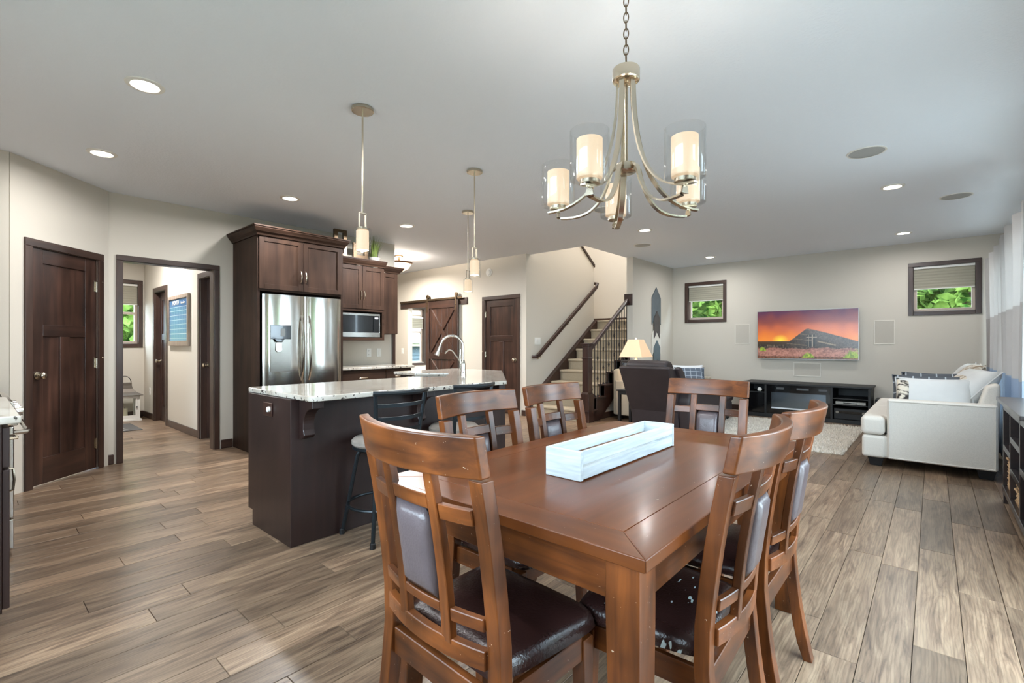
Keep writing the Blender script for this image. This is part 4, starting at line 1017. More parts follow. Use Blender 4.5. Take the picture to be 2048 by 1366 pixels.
# pendants over the island
def pendant(label, x, y):
    t = thing('pendant_light', label, 'pendant lamp', (x, y, CH), group='glass cylinder pendants over the island')
    L = (x, y, 0)
    obj('canopy', G().lathe([(0, CH), (.068, CH), (.070, CH - .004), (.070, CH - .020), (.066, CH - .024), (0, CH - .024)], L, 32), NICKEL, t, smooth=True)
    obj('stem', G().lathe([(.0055, 2.06), (.0055, CH - .02)], L, 10), NICKEL, t, smooth=True)
    obj('bracket', G().box(x - .026, x + .026, y - .008, y + .008, 2.058, 2.068).box(x - .026, x - .019, y - .008, y + .008, 1.975, 2.058).box(x + .019, x + .026, y - .008, y + .008, 1.975, 2.058).box(x - .026, x + .026, y - .008, y + .008, 1.968, 1.976), NICKEL, t, .0015, 1)
    obj('socket_cap', G().lathe([(0, 1.97), (.034, 1.97), (.034, 1.958), (0, 1.958)], L, 20), NICKEL, t, smooth=True)
    obj('glass_shade', G().lathe([(.053, 1.803), (.053, 1.962), (.030, 1.966), (.030, 1.963), (.0505, 1.959), (.0505, 1.803)], L, 32, cap=False), CLEAR, t, smooth=True)
    obj('opal_shade', G().lathe([(.040, 1.822), (.040, 1.948), (.03, 1.955), (0, 1.955), (0, 1.951), (.028, 1.951), (.0375, 1.946), (.0375, 1.822)], L, 28, cap=False), OPAL, t, smooth=True)
    point('pendant_bulb', (0, 0, 1.85 - CH), 4.5, (1, .90, .78), .025, t)
pendant('glass cylinder pendant hanging nearest, in front of the cabinets', 1.705, 2.79)
pendant('glass cylinder pendant in the middle of the row over the island', 2.965, 3.043)
pendant('glass cylinder pendant farthest along the island near the barn door', 3.829, 4.038)
# chandelier
hx, hy = 1.755, .93
t = thing('chandelier', 'brushed nickel five-arm chandelier with glass cylinder shades over the table', 'chandelier', (hx, hy, CH))
L = (hx, hy, 0)
obj('canopy', G().lathe([(0, CH), (.068, CH), (.07, CH - .02), (.02, CH - .035), (0, CH - .035)], L, 28), NICKEL, t, smooth=True)
def link(z, rot, hl=.021, hw=.0095, r=.0024):
    P = []
    for i in range(16):
        a = 2 * pi * i / 16; u, w = hw * cos(a), hl * sin(a)
        P.append((hx + u * cos(rot), hy + u * sin(rot), z + w))
    return G().tube(P, r, 6, True, up=(-sin(rot), cos(rot), 0))
zt = 2.318
n_ = 12
for i in range(n_): obj('chain_link', link(zt + .045 + .0325 * i + .0, radians(20 + 90 * (i % 2))), BRONZE, t, smooth=True)
obj('loop', G().tube([(hx + .012 * cos(a) * cos(.6), hy + .012 * cos(a) * sin(.6), zt + .012 + .02 * sin(a)) for a in [2 * pi * i / 16 for i in range(16)]], .0032, 6, True, up=(-sin(.6), cos(.6), 0)), BRONZE, t, smooth=True)
obj('cap', G().lathe([(0, zt), (.052, zt), (.054, zt - .004), (.054, zt - .046), (.050, zt - .050), (.048, zt - .044), (0, zt - .040)], L, 36), NICKEL, t, smooth=True)
obj('stem', G().lathe([(.0065, 1.93), (.0065, zt - .05)], L, 12), NICKEL, t, smooth=True)
obj('finial', G().lathe([(0, zt - .062), (.012, zt - .058), (.012, zt - .05), (0, zt - .048)], L, 12), NICKEL, t, smooth=True)
obj('hub', G().lathe([(0, 1.935), (.040, 1.935), (.042, 1.93), (.042, 1.905), (.036, 1.90), (0, 1.90)], L, 28), NICKEL, t, smooth=True)
R0 = .283; fa = radians(41.284)
bar = [(-.0105, -.0035), (.0105, -.0035), (.0105, .0035), (-.0105, .0035)]
def bez(P, n):
    out = []
    for i in range(n + 1):
        u = i / n; a = (1 - u) ** 3; b = 3 * u * (1 - u) ** 2; c = 3 * u * u * (1 - u); d = u ** 3
        out.append(tuple(a * P[0][k] + b * P[1][k] + c * P[2][k] + d * P[3][k] for k in (0, 1)))
    return out
for k in range(5):
    a = fa + 2 * pi * k / 5 - radians(4); ca, sa = cos(a), sin(a); sd = (-sa, ca, 0)
    up_path = bez([(.034, zt - .05), (.036, 2.0), (.10, 1.78), (R0 + .045, 1.772)], 22)
    obj('upper_arm', G().sweep([(hx + r * ca, hy + r * sa, z) for r, z in up_path], bar, up=(ca * .5, sa * .5, 1)), NICKEL, t, smooth=True)
    lo = [(.036, 1.922), (.048, 1.922)] + bez([(.058, 1.915), (.10, 1.74), (.18, 1.735), (R0 - .012, 1.742)], 14) + [(R0, 1.745), (R0, 1.770)]
    obj('lower_arm', G().sweep([(hx + r * ca, hy + r * sa, z) for r, z in lo], bar, up=(ca * .6, sa * .6, .8)), NICKEL, t, smooth=True)
    q = (hx + R0 * ca, hy + R0 * sa, 0)
    obj('cup', G().lathe([(0, 1.768), (.007, 1.768), (.007, 1.781), (.036, 1.783), (.036, 1.796), (0, 1.796)], q, 24), NICKEL, t, smooth=True)
    obj('glass_shade', G().lathe([(.03, 1.796), (.068, 1.797), (.070, 1.800), (.070, 1.972), (.068, 1.972), (.068, 1.801), (.03, 1.800)], q, 36, cap=False), CLEAR, t, smooth=True)
    obj('opal_shade', G().lathe([(0, 1.802), (.045, 1.802), (.0465, 1.804), (.0465, 1.942), (.044, 1.942), (.044, 1.806), (0, 1.806)], q, 28, cap=False), OPAL, t, smooth=True)
    point('chandelier_bulb', (q[0] - hx, q[1] - hy, 1.90 - CH), 1.8, (1, .90, .78), .025, t)
# ------------------------------------------------------------------ living room
import numpy as np
def painted(name, W_, H_, fn, nx, ny, parent, loc_fn, strength=0, rough=.3):
    """flat print or screen picture: colours sampled from fn(u, v) on a fine grid"""
    v = []; cols = []
    for j in range(ny + 1):
        for i in range(nx + 1):
            v.append(loc_fn(i / nx, j / ny)); cols.append(fn(i / nx, j / ny))
    f = [(j * (nx + 1) + i, j * (nx + 1) + i + 1, (j + 1) * (nx + 1) + i + 1, (j + 1) * (nx + 1) + i) for j in range(ny) for i in range(nx)]
    me = bpy.data.meshes.new(name); me.from_pydata(v, [], f)
    at = me.color_attributes.new('picture', 'FLOAT_COLOR', 'POINT')
    at.data.foreach_set('color', np.array([(c[0], c[1], c[2], 1) for c in cols], dtype=np.float32).ravel())
    t = NT(name + '_print'); a = t.n('ShaderNodeVertexColor', layer_name='picture')
    if strength:
        t.set(Base_Color=(.01, .01, .01, 1), Roughness=.2, Emission_Strength=strength); t.l(a.outputs[0], t.b.inputs['Emission Color'])
    else: t.l(a.outputs[0], t.b.inputs['Base Color']); t.set(Roughness=rough)
    me.materials.append(t.m)
    o = bpy.data.objects.new(name, me); C.objects.link(o)
    if parent: o.parent = parent; BASE[o.name] = BASE.get(parent.name, Vector())
    return o
rnd = np.random.RandomState(4)
NZ = rnd.rand(64, 128)
def vn(u, v, su, sv):
    x, y = u * su % 127, v * sv % 63; i, j = int(x), int(y); a, b = x - i, y - j
    a, b = a * a * (3 - 2 * a), b * b * (3 - 2 * b)
    return (NZ[j, i] * (1 - a) + NZ[j, i + 1] * a) * (1 - b) + (NZ[j + 1, i] * (1 - a) + NZ[j + 1, i + 1] * a) * b
def mixc(a, b, t): t = min(1, max(0, t)); return tuple(x + (y - x) * t for x, y in zip(a, b))
def hx_(s): return lin(s)[:3]
def sunset(u, v):
    n = vn(u, v, 14, 9); f = vn(u, v, 90, 50); ff = vn(u + .31, v + .2, 126, 60)
    # sky
    stops = [(.36, 'F08A2A'), (.50, 'E0762C'), (.62, 'C2603A'), (.78, '8A4038'), (1.0, '57264A')]
    vv = v + (n - .5) * .10; c = hx_(stops[0][1])
    for (a, ca), (b, cb) in zip(stops[:-1], stops[1:]):
        if vv >= a: c = mixc(hx_(ca), hx_(cb), (vv - a) / (b - a))
    c = mixc(c, hx_('D97A48'), max(0, .5 - abs(u - .72) * 1.4) * max(0, 1 - abs(v - .55) * 4))
    d = sqrt(((u - .245) * 1.78) ** 2 + ((v - .385) * 1.3) ** 2)
    c = mixc(hx_('FFE83C'), c, d / .16 + .0)
    if v < .36: c = mixc(hx_('4A3018'), hx_('2E2618'), (.36 - v) / .08)
    # ground
    if v < .29:
        c = mixc(hx_('2B2019'), hx_('7C6A58'), (f - .45) * 2.2)
    if v < .22 + (n - .5) * .05:
        c = mixc(hx_('6E463C'), hx_('B98474'), f * .9 + (.5 - abs(v - .10) * 6) * .5)
    if v < .05: c = mixc(hx_('3E2A20'), hx_('8A5C44'), f)
    # barn
    top = None
    if .30 < u <= .516: top = .30 + (u - .30) / .216 * .325
    elif u > .516: top = .625 - (u - .516) ** 1.15 / .484 ** 1.15 * .27
    if top and v < top and v > .245 - .03 * abs(u - .6):
        if u > .54 and (v > top - .12 - (u - .54) * .25 or u > .78): c = mixc(hx_('2A221E'), hx_('6A5A4C'), ff * .8)
        else: c = mixc(hx_('1E1815'), hx_('4A3A2C'), ff * .9)
        if abs((v * 9 + u * 2) % 1 - .5) < .06 and u < .55: c = hx_('6A5A44')
        if .515 < u < .60 and .25 < v < .50: c = hx_('120E0C')
        if abs(u - .572) < .006 and v < .50: c = hx_('9A8C78')
        if abs(u - .535) < .004 and v < .50: c = hx_('8A7C68')
        if abs(v - .44) < .008 and .51 < u < .62: c = hx_('8E8070')
        if abs(v - .39) < .007 and .51 < u < .58: c = hx_('8E8070')
        if .62 < u < .8 and abs(v - (.36 - (u - .62) * .45)) < .012: c = hx_('8C7C62')
    for (gu, gw, gh) in ((.53, .065, .10), (.96, .10, .15), (.055, .04, .08)):
        e = abs(u - gu) / gw
        g0 = .02 if gu > .1 else .16
        if e < 1 and g0 < v < g0 + gh * (1 - e * e) * (.5 + ff): c = mixc(hx_('4E6A1C'), hx_('A8C23C'), f)
    return c
t = thing('television', 'wall-mounted flat television showing an orange sunset over a collapsed barn', 'television', (XT, 1.633, .957))
obj('body', B(XT - .075, XT - .035, .895, 2.371, .961, 1.792), BLACKM, t, .004)
obj('mount', B(XT - .036, XT - .001, 1.40, 1.86, 1.2, 1.55), BLACKM, t)
obj('bezel', G().box(XT - .079, XT - .07, .891, .897, .957, 1.796).box(XT - .079, XT - .07, 2.369, 2.375, .957, 1.796).box(XT - .079, XT - .07, .897, 2.369, .957, .965).box(XT - .079, XT - .07, .897, 2.369, 1.790, 1.796), plain('silver_bezel', 'A9A6A2', .3, .7), t)
y0, y1, z0, z1 = 2.367, .899, .967, 1.788
sc = painted('screen', 1, 1, sunset, 200, 112, t, lambda u, v: (-.0765, y0 + (y1 - y0) * u - 1.633, z0 + (z1 - z0) * v - .957), .50)
GRILL = plain('paintable_grille', 'C8C1B5', .7, bump=1, bscale=900)
GFR = plain('grille_frame', 'DFD9CE', .6)
for (a, b, c, d, lb) in ((2.776, 2.517, 1.219, 1.58, 'square in-wall speaker left of the television'), (.705, .446, 1.21, 1.588, 'square in-wall speaker right of the television'), (1.819, 1.415, .666, .898, 'wide in-wall centre speaker below the television')):
    t = thing('wall_speaker', lb, 'speaker', (XT, (a + b) / 2, c), group='in-wall speakers')
    obj('frame', G().box(XT - .008, XT - .001, b, b + .012, c, d).box(XT - .008, XT - .001, a - .012, a, c, d).box(XT - .008, XT - .001, b + .012, a - .012, c, c + .012).box(XT - .008, XT - .001, b + .012, a - .012, d - .012, d), GFR, t, .002, 1)
    obj('grille', B(XT - .005, XT - .001, b + .012, a - .012, c + .012, d - .012), GRILL, t)
# media console with an electric fireplace insert
t = thing('media_console', 'long low black media console with a fireplace insert under the television', 'console', (9.1, 1.58, 0))
mx0, mx1, my0, my1, mz = 8.84, 9.42, .70, 2.47, .575
obj('top', B(mx0 - .02, mx1, my0 - .02, my1 + .02, mz - .03, mz), BLACKM, t, .004)
obj('base', B(mx0, mx1, my0, my1, 0, .06), BLACKM, t, .003)
for y in (my0, 1.17, 2.10, my1 - .03): obj('upright', B(mx0, mx1, y, y + .03, .06, mz - .03), BLACKM, t, .002, 1)
obj('back_panel', B(mx1 - .012, mx1, my0 + .03, my1 - .03, .06, mz - .03), BLACKM, t)
obj('shelf', B(mx0 + .02, mx1 - .012, my0 + .03, 1.17, .37, .385), BLACKM, t)
obj('shelf', B(mx0 + .02, mx1 - .012, my0 + .03, 1.17, .275, .288), BLACKM, t)
obj('shelf', B(mx0 + .02, mx1 - .012, 2.13, my1 - .03, .40, .415), BLACKM, t)
obj('glass_door', B(mx0 + .004, mx0 + .010, 2.132, my1 - .032, .065, .40), BLACK, t)
obj('insert_frame', G().box(mx0 + .01, mx0 + .03, 1.20, 2.10, .42, mz - .03).box(mx0 + .01, mx0 + .03, 1.20, 1.26, .06, .42).box(mx0 + .01, mx0 + .03, 2.03, 2.10, .06, .42).box(mx0 + .01, mx0 + .03, 1.26, 2.03, .06, .15), BLACK, t)
obj('insert_glass', B(mx0 + .02, mx0 + .026, 1.26, 2.03, .15, .42), plain('smoky_mirror', '77828C', .12, .85), t)
obj('glass_crystals', G().box(mx0 + .014, mx0 + .02, 1.26, 2.03, .15, .172), plain('glass_crystals', 'E4EAF0', .4, bump=1, bscale=150), t)
for y, w in ((1.95, .11), (1.66, .17), (1.36, .12)): obj('vent', B(mx0 + .004, mx0 + .01, y - w, y + w * .0, .47, .505), plain('grey_vent', '4B4D50', .4), t, .003)
t = thing('av_receiver', 'black receiver with two round knobs in the right bay of the console', 'receiver', (9.1, .95, .06))
obj('body', B(8.88, 9.30, .74, 1.16, .066, .225), BLACKM, t, .004)
obj('display_strip', B(8.876, 8.88, .80, 1.10, .15, .19), BLACK, t)
for y in (.785, 1.115): obj('knob', G().lathe([(0, -.025), (.02, -.025), (.022, 0), (0, 0)], (8.88, y, .17), 14, 'X'), STEELD, t, smooth=True)
t = thing('disc_player', 'thin silver disc player on the shelf above the receiver', 'disc player', (9.1, .95, .288))
obj('body', B(8.88, 9.25, .76, 1.14, .289, .335), plain('silver_plastic', '9A9790', .35, .4), t, .004)
obj('tray', B(8.876, 8.88, .86, 1.04, .308, .32), BLACK, t)
t = thing('subwoofer', 'black subwoofer box on the floor between the console and the sofa', 'subwoofer', (9.2, .57, 0))
obj('cabinet', B(9.02, 9.38, .46, .66, .02, .385), BLACKM, t, .006)
obj('grille', B(9.012, 9.02, .475, .645, .04, .37), plain('black_cloth', '1A1C20', .9), t)
t = thing('clock', 'small round pale dial in the left bay of the media console', 'clock', (9.0, 2.22, .415))
obj('dial', G().lathe([(0, 0), (.034, 0), (.034, .02), (0, .02)], (8.9, 2.22, .451), 20, 'X'), WHITE, t, smooth=True)
obj('stand', B(8.9, 8.93, 2.20, 2.24, .415, .425), STEELD, t)
# shaggy rug
rg = thing('rug', 'cream shaggy rug in front of the sofa and media console', 'rug', (7.4, 1.6, 0))
obj('backing', B(6.30, 8.48, .75, 2.45, .0005, .010), plain('rug_backing', 'B7AA98', .95), rg)
g = G(); r_ = random.Random(9)
for i in range(26000):
    x, y = r_.uniform(6.29, 8.49), r_.uniform(.74, 2.46); h = r_.uniform(.025, .045); a = r_.random() * pi * 2; w = r_.uniform(.006, .011)
    dx, dy = r_.uniform(-.02, .02), r_.uniform(-.02, .02)
    g.add([(x - w * cos(a), y - w * sin(a), .008), (x + w * cos(a), y + w * sin(a), .008), (x + dx, y + dy, h)], [(0, 1, 2)])
o = obj('pile', g, plain('rug_pile', 'E8E1D6', .95, var=.15, vscale=5, spec=.1), rg); o['kind'] = 'stuff'
# sofa along the right wall
t = thing('sofa', 'cream linen sofa with its arm end toward the camera by the curtains', 'sofa', (7.0, 0, 0))
sx0, sx1 = 5.97, 8.15
for x in (sx0, sx1 - .16): obj('arm', B(x, x + .16, -.43, .345, .085, .672), SOFA, t, .022, 3)
obj('base', B(sx0 + .02, sx1 - .02, -.40, .53, .085, .305), SOFA, t, .03, 3)
obj('front_rail', B(sx0 - .005, sx1 + .005, .355, .545, .085, .305), SOFA, t, .03, 3)
xm = (sx0 + sx1) / 2
def cushion(a, b, c, d, z0, z1, name, m, par, bev=.05):
    return obj(name, B(a, b, c, d, z0, z1), m, par, bev, 4)
for a, b in ((sx0 - .005, xm), (xm, sx1 + .005)):
    g = G(); poly = [(a, .36), (a, .555), (b, .555), (b, .36)] if False else None
    lo = a if a > 6 else a; 
    P = [(a, .365), (a, .56), (b, .56), (b, .365)]
    i0, i1 = (sx0 + .165 if a < xm - .1 else a), (sx1 - .165 if b > xm + .1 else b)
    P = [(i0, -.2), (i0, .36), (a, .36), (a, .555), (b, .555), (b, .36), (i1, .36), (i1, -.2)]
    P2 = [P[0]]
    for p in P[1:]:
        if (Vector(p) - Vector(P2[-1])).length > 1e-4: P2.append(p)
    obj('seat_cushion', G().prism(P2, 'Z', .308, .495), SOFA, t, .045, 4)
obj('back', G().prism([(-.44, .085), (-.28, .085), (-.28, .55), (-.36, .83), (-.45, .86), (-.455, .80)], 'X', sx0 + .16, sx1 - .16), SOFA, t, .03, 3)
for x in (sx0 + .03, sx1 - .16):
    for y in (.37, -.42):
        obj('foot', G().add([(x, y, .088), (x + .13, y, .088), (x + .13, y + .13, .088), (x, y + .13, .088), (x + .02, y + .02, 0), (x + .11, y + .02, 0), (x + .11, y + .11, 0), (x + .02, y + .11, 0)], [(0, 3, 2, 1), (4, 5, 6, 7), (0, 1, 5, 4), (1, 2, 6, 5), (2, 3, 7, 6), (3, 0, 4, 7)]), BLACKM, t, .003, 1)
obj('welt', G().tube([(sx0 - .001, -.41, .10), (sx0 - .001, .325, .10), (sx0 - .001, .325, .655), (sx0 - .001, -.41, .655)], .006, 6, True, up=(1, 0, 0)), SOFA, t, smooth=True)
def plaid(name, base, line, sc=9):
    n = NT(name); co = n.n('ShaderNodeTexCoord'); sp = n.n('ShaderNodeSeparateXYZ'); n.l(co.outputs['Object'], sp.inputs[0]); fs = []
    for k in (0, 1):
        m1 = n.n('ShaderNodeMath', operation='MULTIPLY', i_1=float(sc)); n.l(sp.outputs[k], m1.inputs[0])
        m2 = n.n('ShaderNodeMath', operation='FRACT'); n.l(m1.outputs[0], m2.inputs[0])
        m3 = n.n('ShaderNodeMath', operation='LESS_THAN', i_1=.09); n.l(m2.outputs[0], m3.inputs[0]); fs.append(m3)
    mx = n.n('ShaderNodeMath', operation='MAXIMUM'); n.l(fs[0].outputs[0], mx.inputs[0]); n.l(fs[1].outputs[0], mx.inputs[1])
    c = n.n('ShaderNodeMix', data_type='RGBA'); c.inputs[6].default_value = lin(base); c.inputs[7].default_value = lin(line)
    n.l(mx.outputs[0], c.inputs[0]); n.l(c.outputs[2], n.b.inputs['Base Color']); n.set(Roughness=.8)
    return n.m
PLAID = plaid('charcoal_plaid', '4C5056', 'A9B0B6', 8)
PLAIDB = plaid('blue_grey_plaid', '56616F', 'A8B4C0', 11)
def floral(name, base, dark):
    n = NT(name); co = n.n('ShaderNodeTexCoord'); nz = n.n('ShaderNodeTexNoise', i_Scale=9.0, i_Detail=3.0, i_Distortion=2.5); n.l(co.outputs['Object'], nz.inputs['Vector'])
    r = n.n('ShaderNodeValToRGB'); e = r.color_ramp.elements; e[0].position = .46; e[0].color = lin(base); e[1].position = .60; e[1].color = lin(dark)
    n.l(nz.outputs[0], r.inputs[0]); n.l(r.outputs[0], n.b.inputs['Base Color']); n.set(Roughness=.75); return n.m
FLOR = floral('floral_print', 'C9C0B2', '8B7863')
SCROLL = floral('scroll_trim', 'CFC5B4', '2A2422')
def pillow(label, c, ax, ay, az, w, h, d, m, extra=None, group='sofa pillows'):
    t = thing('throw_pillow', label, 'pillow', c, 0, group); t.rotation_mode = 'XYZ'; t.rotation_euler = (radians(ax), radians(ay), radians(az)); BASE[t.name] = Vector()
    obj('cover', G().pillow(w, h, d), m, t, smooth='all', world=False)
    pts = []
    for i in range(40):
        a = 2 * pi * i / 40; u = max(-1, min(1, 1.42 * cos(a))); q = max(-1, min(1, 1.42 * sin(a)))
        pts.append((u * w / 2 * (1 - .07 * (1 - q * q)), q * h / 2 * (1 - .07 * (1 - u * u)), 0))
    if extra: extra(t)
    obj('piping', G().tube(pts, .006, 6, True), m, t, smooth=True, world=False)
    return t
def scroll_band(t): obj('scroll_band', G().pillow(.13, .385, .150).xf(Matrix.Translation((-.225, 0, .0))), SCROLL, t, smooth='all', world=False)
def flor_panel(t):
    obj('print_panel', G().pillow(.58, .36, .262), FLOR, t, smooth='all', world=False)
    text('lettering', 'P A', .12, BLACKM, t, (-.14, -.03, .131), (0, 0, 0), .001)
# pillow local x -> along the arm (world -Y after az), local y up when tilted
pillow('pale satin pillow with a scroll trim leaning on the near sofa arm', (6.27, .0, .685), 62, 0, -90, .60, .42, .15, PILW, scroll_band)
pillow('charcoal plaid pillow directly behind the pale satin pillow', (6.42, .04, .695), 60, 0, -90, .58, .44, .15, PLAID)
pillow('second charcoal plaid pillow further along the sofa seat', (6.72, -.02, .71), 58, 0, -88, .56, .46, .15, PLAID)
pillow('large pale back cushion with a printed panel nearest the camera', (6.60, -.225, .74), 50, 0, 192, .74, .56, .23, PILW, flor_panel)
pillow('printed floral back cushion in the middle of the sofa', (7.18, -.24, .76), 56, 0, 180, .66, .56, .22, FLOR)
pillow('pale back cushion at the far end of the sofa', (7.72, -.24, .76), 58, 0, 180, .6, .54, .22, PILW)
# curtains on a rod
def bands(name):
    n = NT(name); co = n.n('ShaderNodeTexCoord'); sp = n.n('ShaderNodeSeparateXYZ'); n.l(co.outputs['Object'], sp.inputs[0])
    r = n.n('ShaderNodeValToRGB'); r.color_ramp.interpolation = 'CONSTANT'; e = r.color_ramp.elements
    mr = n.n('ShaderNodeMath', operation='MULTIPLY', i_1=.4); n.l(sp.outputs[2], mr.inputs[0]); n.l(mr.outputs[0], r.inputs[0])
    e[0].position = 0; e[0].color = lin('949CA8'); e[1].position = .90 * .4; e[1].color = lin('B0AAA6'); k = e.new(1.545 * .4); k.color = lin('C4C1BE')
    d = n.n('ShaderNodeBsdfDiffuse'); tr = n.n('ShaderNodeBsdfTranslucent'); mx = n.n('ShaderNodeMixShader'); mx.inputs[0].default_value = .42
    n.l(r.outputs[0], d.inputs[0]); n.l(r.outputs[0], tr.inputs[0]); n.l(d.outputs[0], mx.inputs[1]); n.l(tr.outputs[0], mx.inputs[2]); n.l(mx.outputs[0], n.out.inputs[0])
    return n.m
CURT = bands('banded_curtain')
def curtain(label, x0, x1, yc, amp, waves, ph=0):
    t = thing('curtain', label, 'curtain', (x0, yc, 0), group='curtain panels on the window wall')
    N = 90; g = G(); v = []; rows = (.03, .5, 1.0, 1.5, 2.0, 2.37)
    for j, z in enumerate(rows):
        for i in range(N + 1):
            u = i / N; k = 1 + .12 * sin(3 * u + j)
            v.append((x0 + (x1 - x0) * u, yc + amp * k * sin(2 * pi * waves * u + ph), z))
    n1 = N + 1
    f = [(j * n1 + i, j * n1 + i + 1, (j + 1) * n1 + i + 1, (j + 1) * n1 + i) for j in range(len(rows) - 1) for i in range(N)]
    o = obj('panel', G().add(v, f), CURT, t, smooth='all'); s_ = o.modifiers.new('solid', 'SOLIDIFY'); s_.thickness = .003
    for i in range(int(waves * 2)):
        x = x0 + (x1 - x0) * (i + .5 + .0) / (waves * 2)
        obj('grommet', G().tube([(x, yc + .024 * cos(a), 2.30 + .024 * sin(a)) for a in [2 * pi * q / 14 for q in range(14)]], .005, 6, True, up=(1, 0, 0)), NICKEL, t, smooth=True)
curtain('far banded sheer curtain panel beside the television wall', 7.35, 9.24, -.60, .07, 3.5)
curtain('near banded sheer curtain panel at the right picture edge', 5.6, 7.25, -.60, .07, 3, 1)
t = thing('curtain_rod', 'brushed metal curtain rod along the window wall', 'curtain rod', (7.5, -.60, 2.3))
obj('rod', G().lathe([(.012, 5.65), (.012, 9.30)], (0, -.60, 2.30), 12, 'X'), NICKEL, t, smooth=True)
for x in (5.65, 9.30): obj('finial', G().lathe([(0, -.03), (.024, -.015), (.026, 0), (.024, .015), (0, .03)], (x, -.60, 2.30), 14, 'X'), NICKEL, t, smooth=True)
for x in (5.7, 7.45, 9.26): obj('bracket', G().tube([(x, -.759, 2.27), (x, -.62, 2.27), (x, -.60, 2.288)], .007, 6), NICKEL, t)
# dark console shelf at the right edge
t = thing('console_shelf', 'dark espresso cubby console table at the right picture edge', 'console', (4.7, -.55, 0))
kx0, kx1, ky0, ky1 = 4.06, 5.25, -.72, -.40
obj('top', B(3.98, 5.36, -.74, -.37, .772, .80), ESP, t, .004)
obj('apron', B(kx0, kx1, ky1 - .02, ky1, .715, .772), ESP, t, .002, 1)
DIV = (5.22, 4.79, 4.285, 4.06)
for x in DIV: obj('divider', B(x, x + .03, ky0, ky1, .095, .772), ESP, t, .002, 1)
obj('back_panel', B(kx0, kx1, ky0, ky0 + .01, .095, .772), ESP, t)
obj('bottom_board', B(kx0, kx1, ky0, ky1 + .004, .09, .135), ESP, t, .002, 1)
for a, b, zs in ((4.82, 5.22, (.43,)), (4.315, 4.79, (.55, .33)), (4.09, 4.285, (.43,))):
    for z in zs: obj('shelf', B(a, b, ky0 + .01, ky1, z - .022, z + .018), ESP, t, .002, 1)
for x in (kx0, kx1 - .04):
    for y in (ky0, ky1 - .04): obj('foot', B(x, x + .04, y, y + .04, 0, .092), ESP, t, .002, 1)
WICK = wood('wicker', '7A5C40', 'C9A67C', 'X', 6, .8, 0, bump=1, contrast=1.5)
def basket(label, x0, x1, z0, z1):
    t = thing('basket', label, 'basket', ((x0 + x1) / 2, -.56, z0), group='wicker baskets in the console')
    obj('bottom', B(x0 + .01, x1 - .01, -.69, -.42, z0 + .001, z0 + .012), WICK, t)
    n = 10
    for k in range(n):
        z = z0 + .012 + (z1 - z0 - .02) * (k + .5) / n; r = (z1 - z0) / n * .52; P = []
        for i in range(36):
            a = 2 * pi * i / 36; w = 1 + .012 * (1 if (i + k) % 2 else -1)
            P.append(((x0 + x1) / 2 + (x1 - x0 - .03) / 2 * max(-1, min(1, 1.3 * cos(a))) * w, -.555 + .125 * max(-1, min(1, 1.3 * sin(a))) * w, z))
        obj('woven_band', G().tube(P, r, 6, True), WICK, t, smooth=True)
    obj('handle', G().tube([((x0 + x1) / 2 - .05 + .1 * u, -.425 + .02 * sin(pi * u), z1 - .05 + .03 * sin(pi * u)) for u in [i / 8 for i in range(9)]], .008, 6), WICK, t, smooth=True)
basket('wicker basket in the far lower cubby of the console table', 4.84, 5.20, .135, .40)
basket('low wicker basket in the middle bottom cubby of the console table', 4.34, 4.77, .135, .28)
# recliner, ottoman, end table, lamp, loveseat
t = thing('recliner', 'dark brown recliner with its back toward the dining table', 'recliner', (6.2, 2.8, 0))
ry0, ry1 = 2.455, 3.15
obj('back', G().prism([(6.12, .20), (5.72, .915), (5.80, .93), (5.98, .88), (6.36, .45), (6.36, .20)], 'Y', ry0, ry1), RECL, t, .025, 3)
obj('back_skirt', G().prism([(6.10, .05), (6.04, .38), (6.09, .38), (6.16, .05)], 'Y', ry0 + .02, ry1 - .02), RECL, t, .006)
obj('head_cushion', G().prism([(5.80, .88), (5.79, .96), (5.86, 1.01), (5.98, .99), (6.06, .90), (6.02, .80)], 'Y', ry0 + .06, ry1 - .07), RECL, t, .04, 4)
obj('back_cushion', G().prism([(6.0, .86), (6.10, .84), (6.40, .50), (6.30, .45)], 'Y', ry0 + .05, ry1 - .06), RECL, t, .04, 4)
obj('arm', G().prism([(6.10, .08), (6.02, .50), (6.10, .62), (7.20, .60), (7.38, .55), (7.42, .46), (7.42, .08)], 'Y', ry0 - .15, ry0 + .03), RECL, t, .05, 4)
obj('arm', G().prism([(6.16, .08), (6.10, .50), (6.16, .62), (6.80, .62), (6.90, .54), (6.90, .08)], 'Y', ry1 - .20, ry1 - .02), RECL, t, .05, 4)
obj('wing', G().prism([(5.90, .90), (5.98, .93), (6.08, .86), (6.26, .60), (6.12, .58)], 'Y', ry0 - .06, ry0 + .02), RECL, t, .025, 3)
obj('seat', B(6.34, 6.88, ry0 + .03, ry1 - .03, .22, .47), RECL, t, .06, 4)
obj('footrest', G().prism([(6.88, .30), (6.88, .46), (7.40, .47), (7.52, .40), (7.50, .30)], 'Y', ry0 + .03, 2.93), RECL, t, .05, 4)
obj('base', B(6.15, 6.98, ry0 + .02, ry1 - .02, .0, .22), BLACKM, t, .01)
t = thing('ottoman', 'dark leather ottoman with a rolled top beyond the recliner footrest', 'ottoman', (7.85, 2.6, 0))
obj('body', B(7.62, 8.12, 2.42, 2.92, .06, .32), RECL, t, .04, 3)
obj('cushion', B(7.60, 8.14, 2.40, 2.94, .30, .43), RECL, t, .06, 4)
for x in (7.66, 8.02):
    for y in (2.46, 2.82): obj('foot', B(x, x + .05, y, y + .05, .003, .065), BLACKM, t)
t = thing('end_table', 'small black end table between the recliner and the cream loveseat', 'end table', (6.67, 3.385, 0))
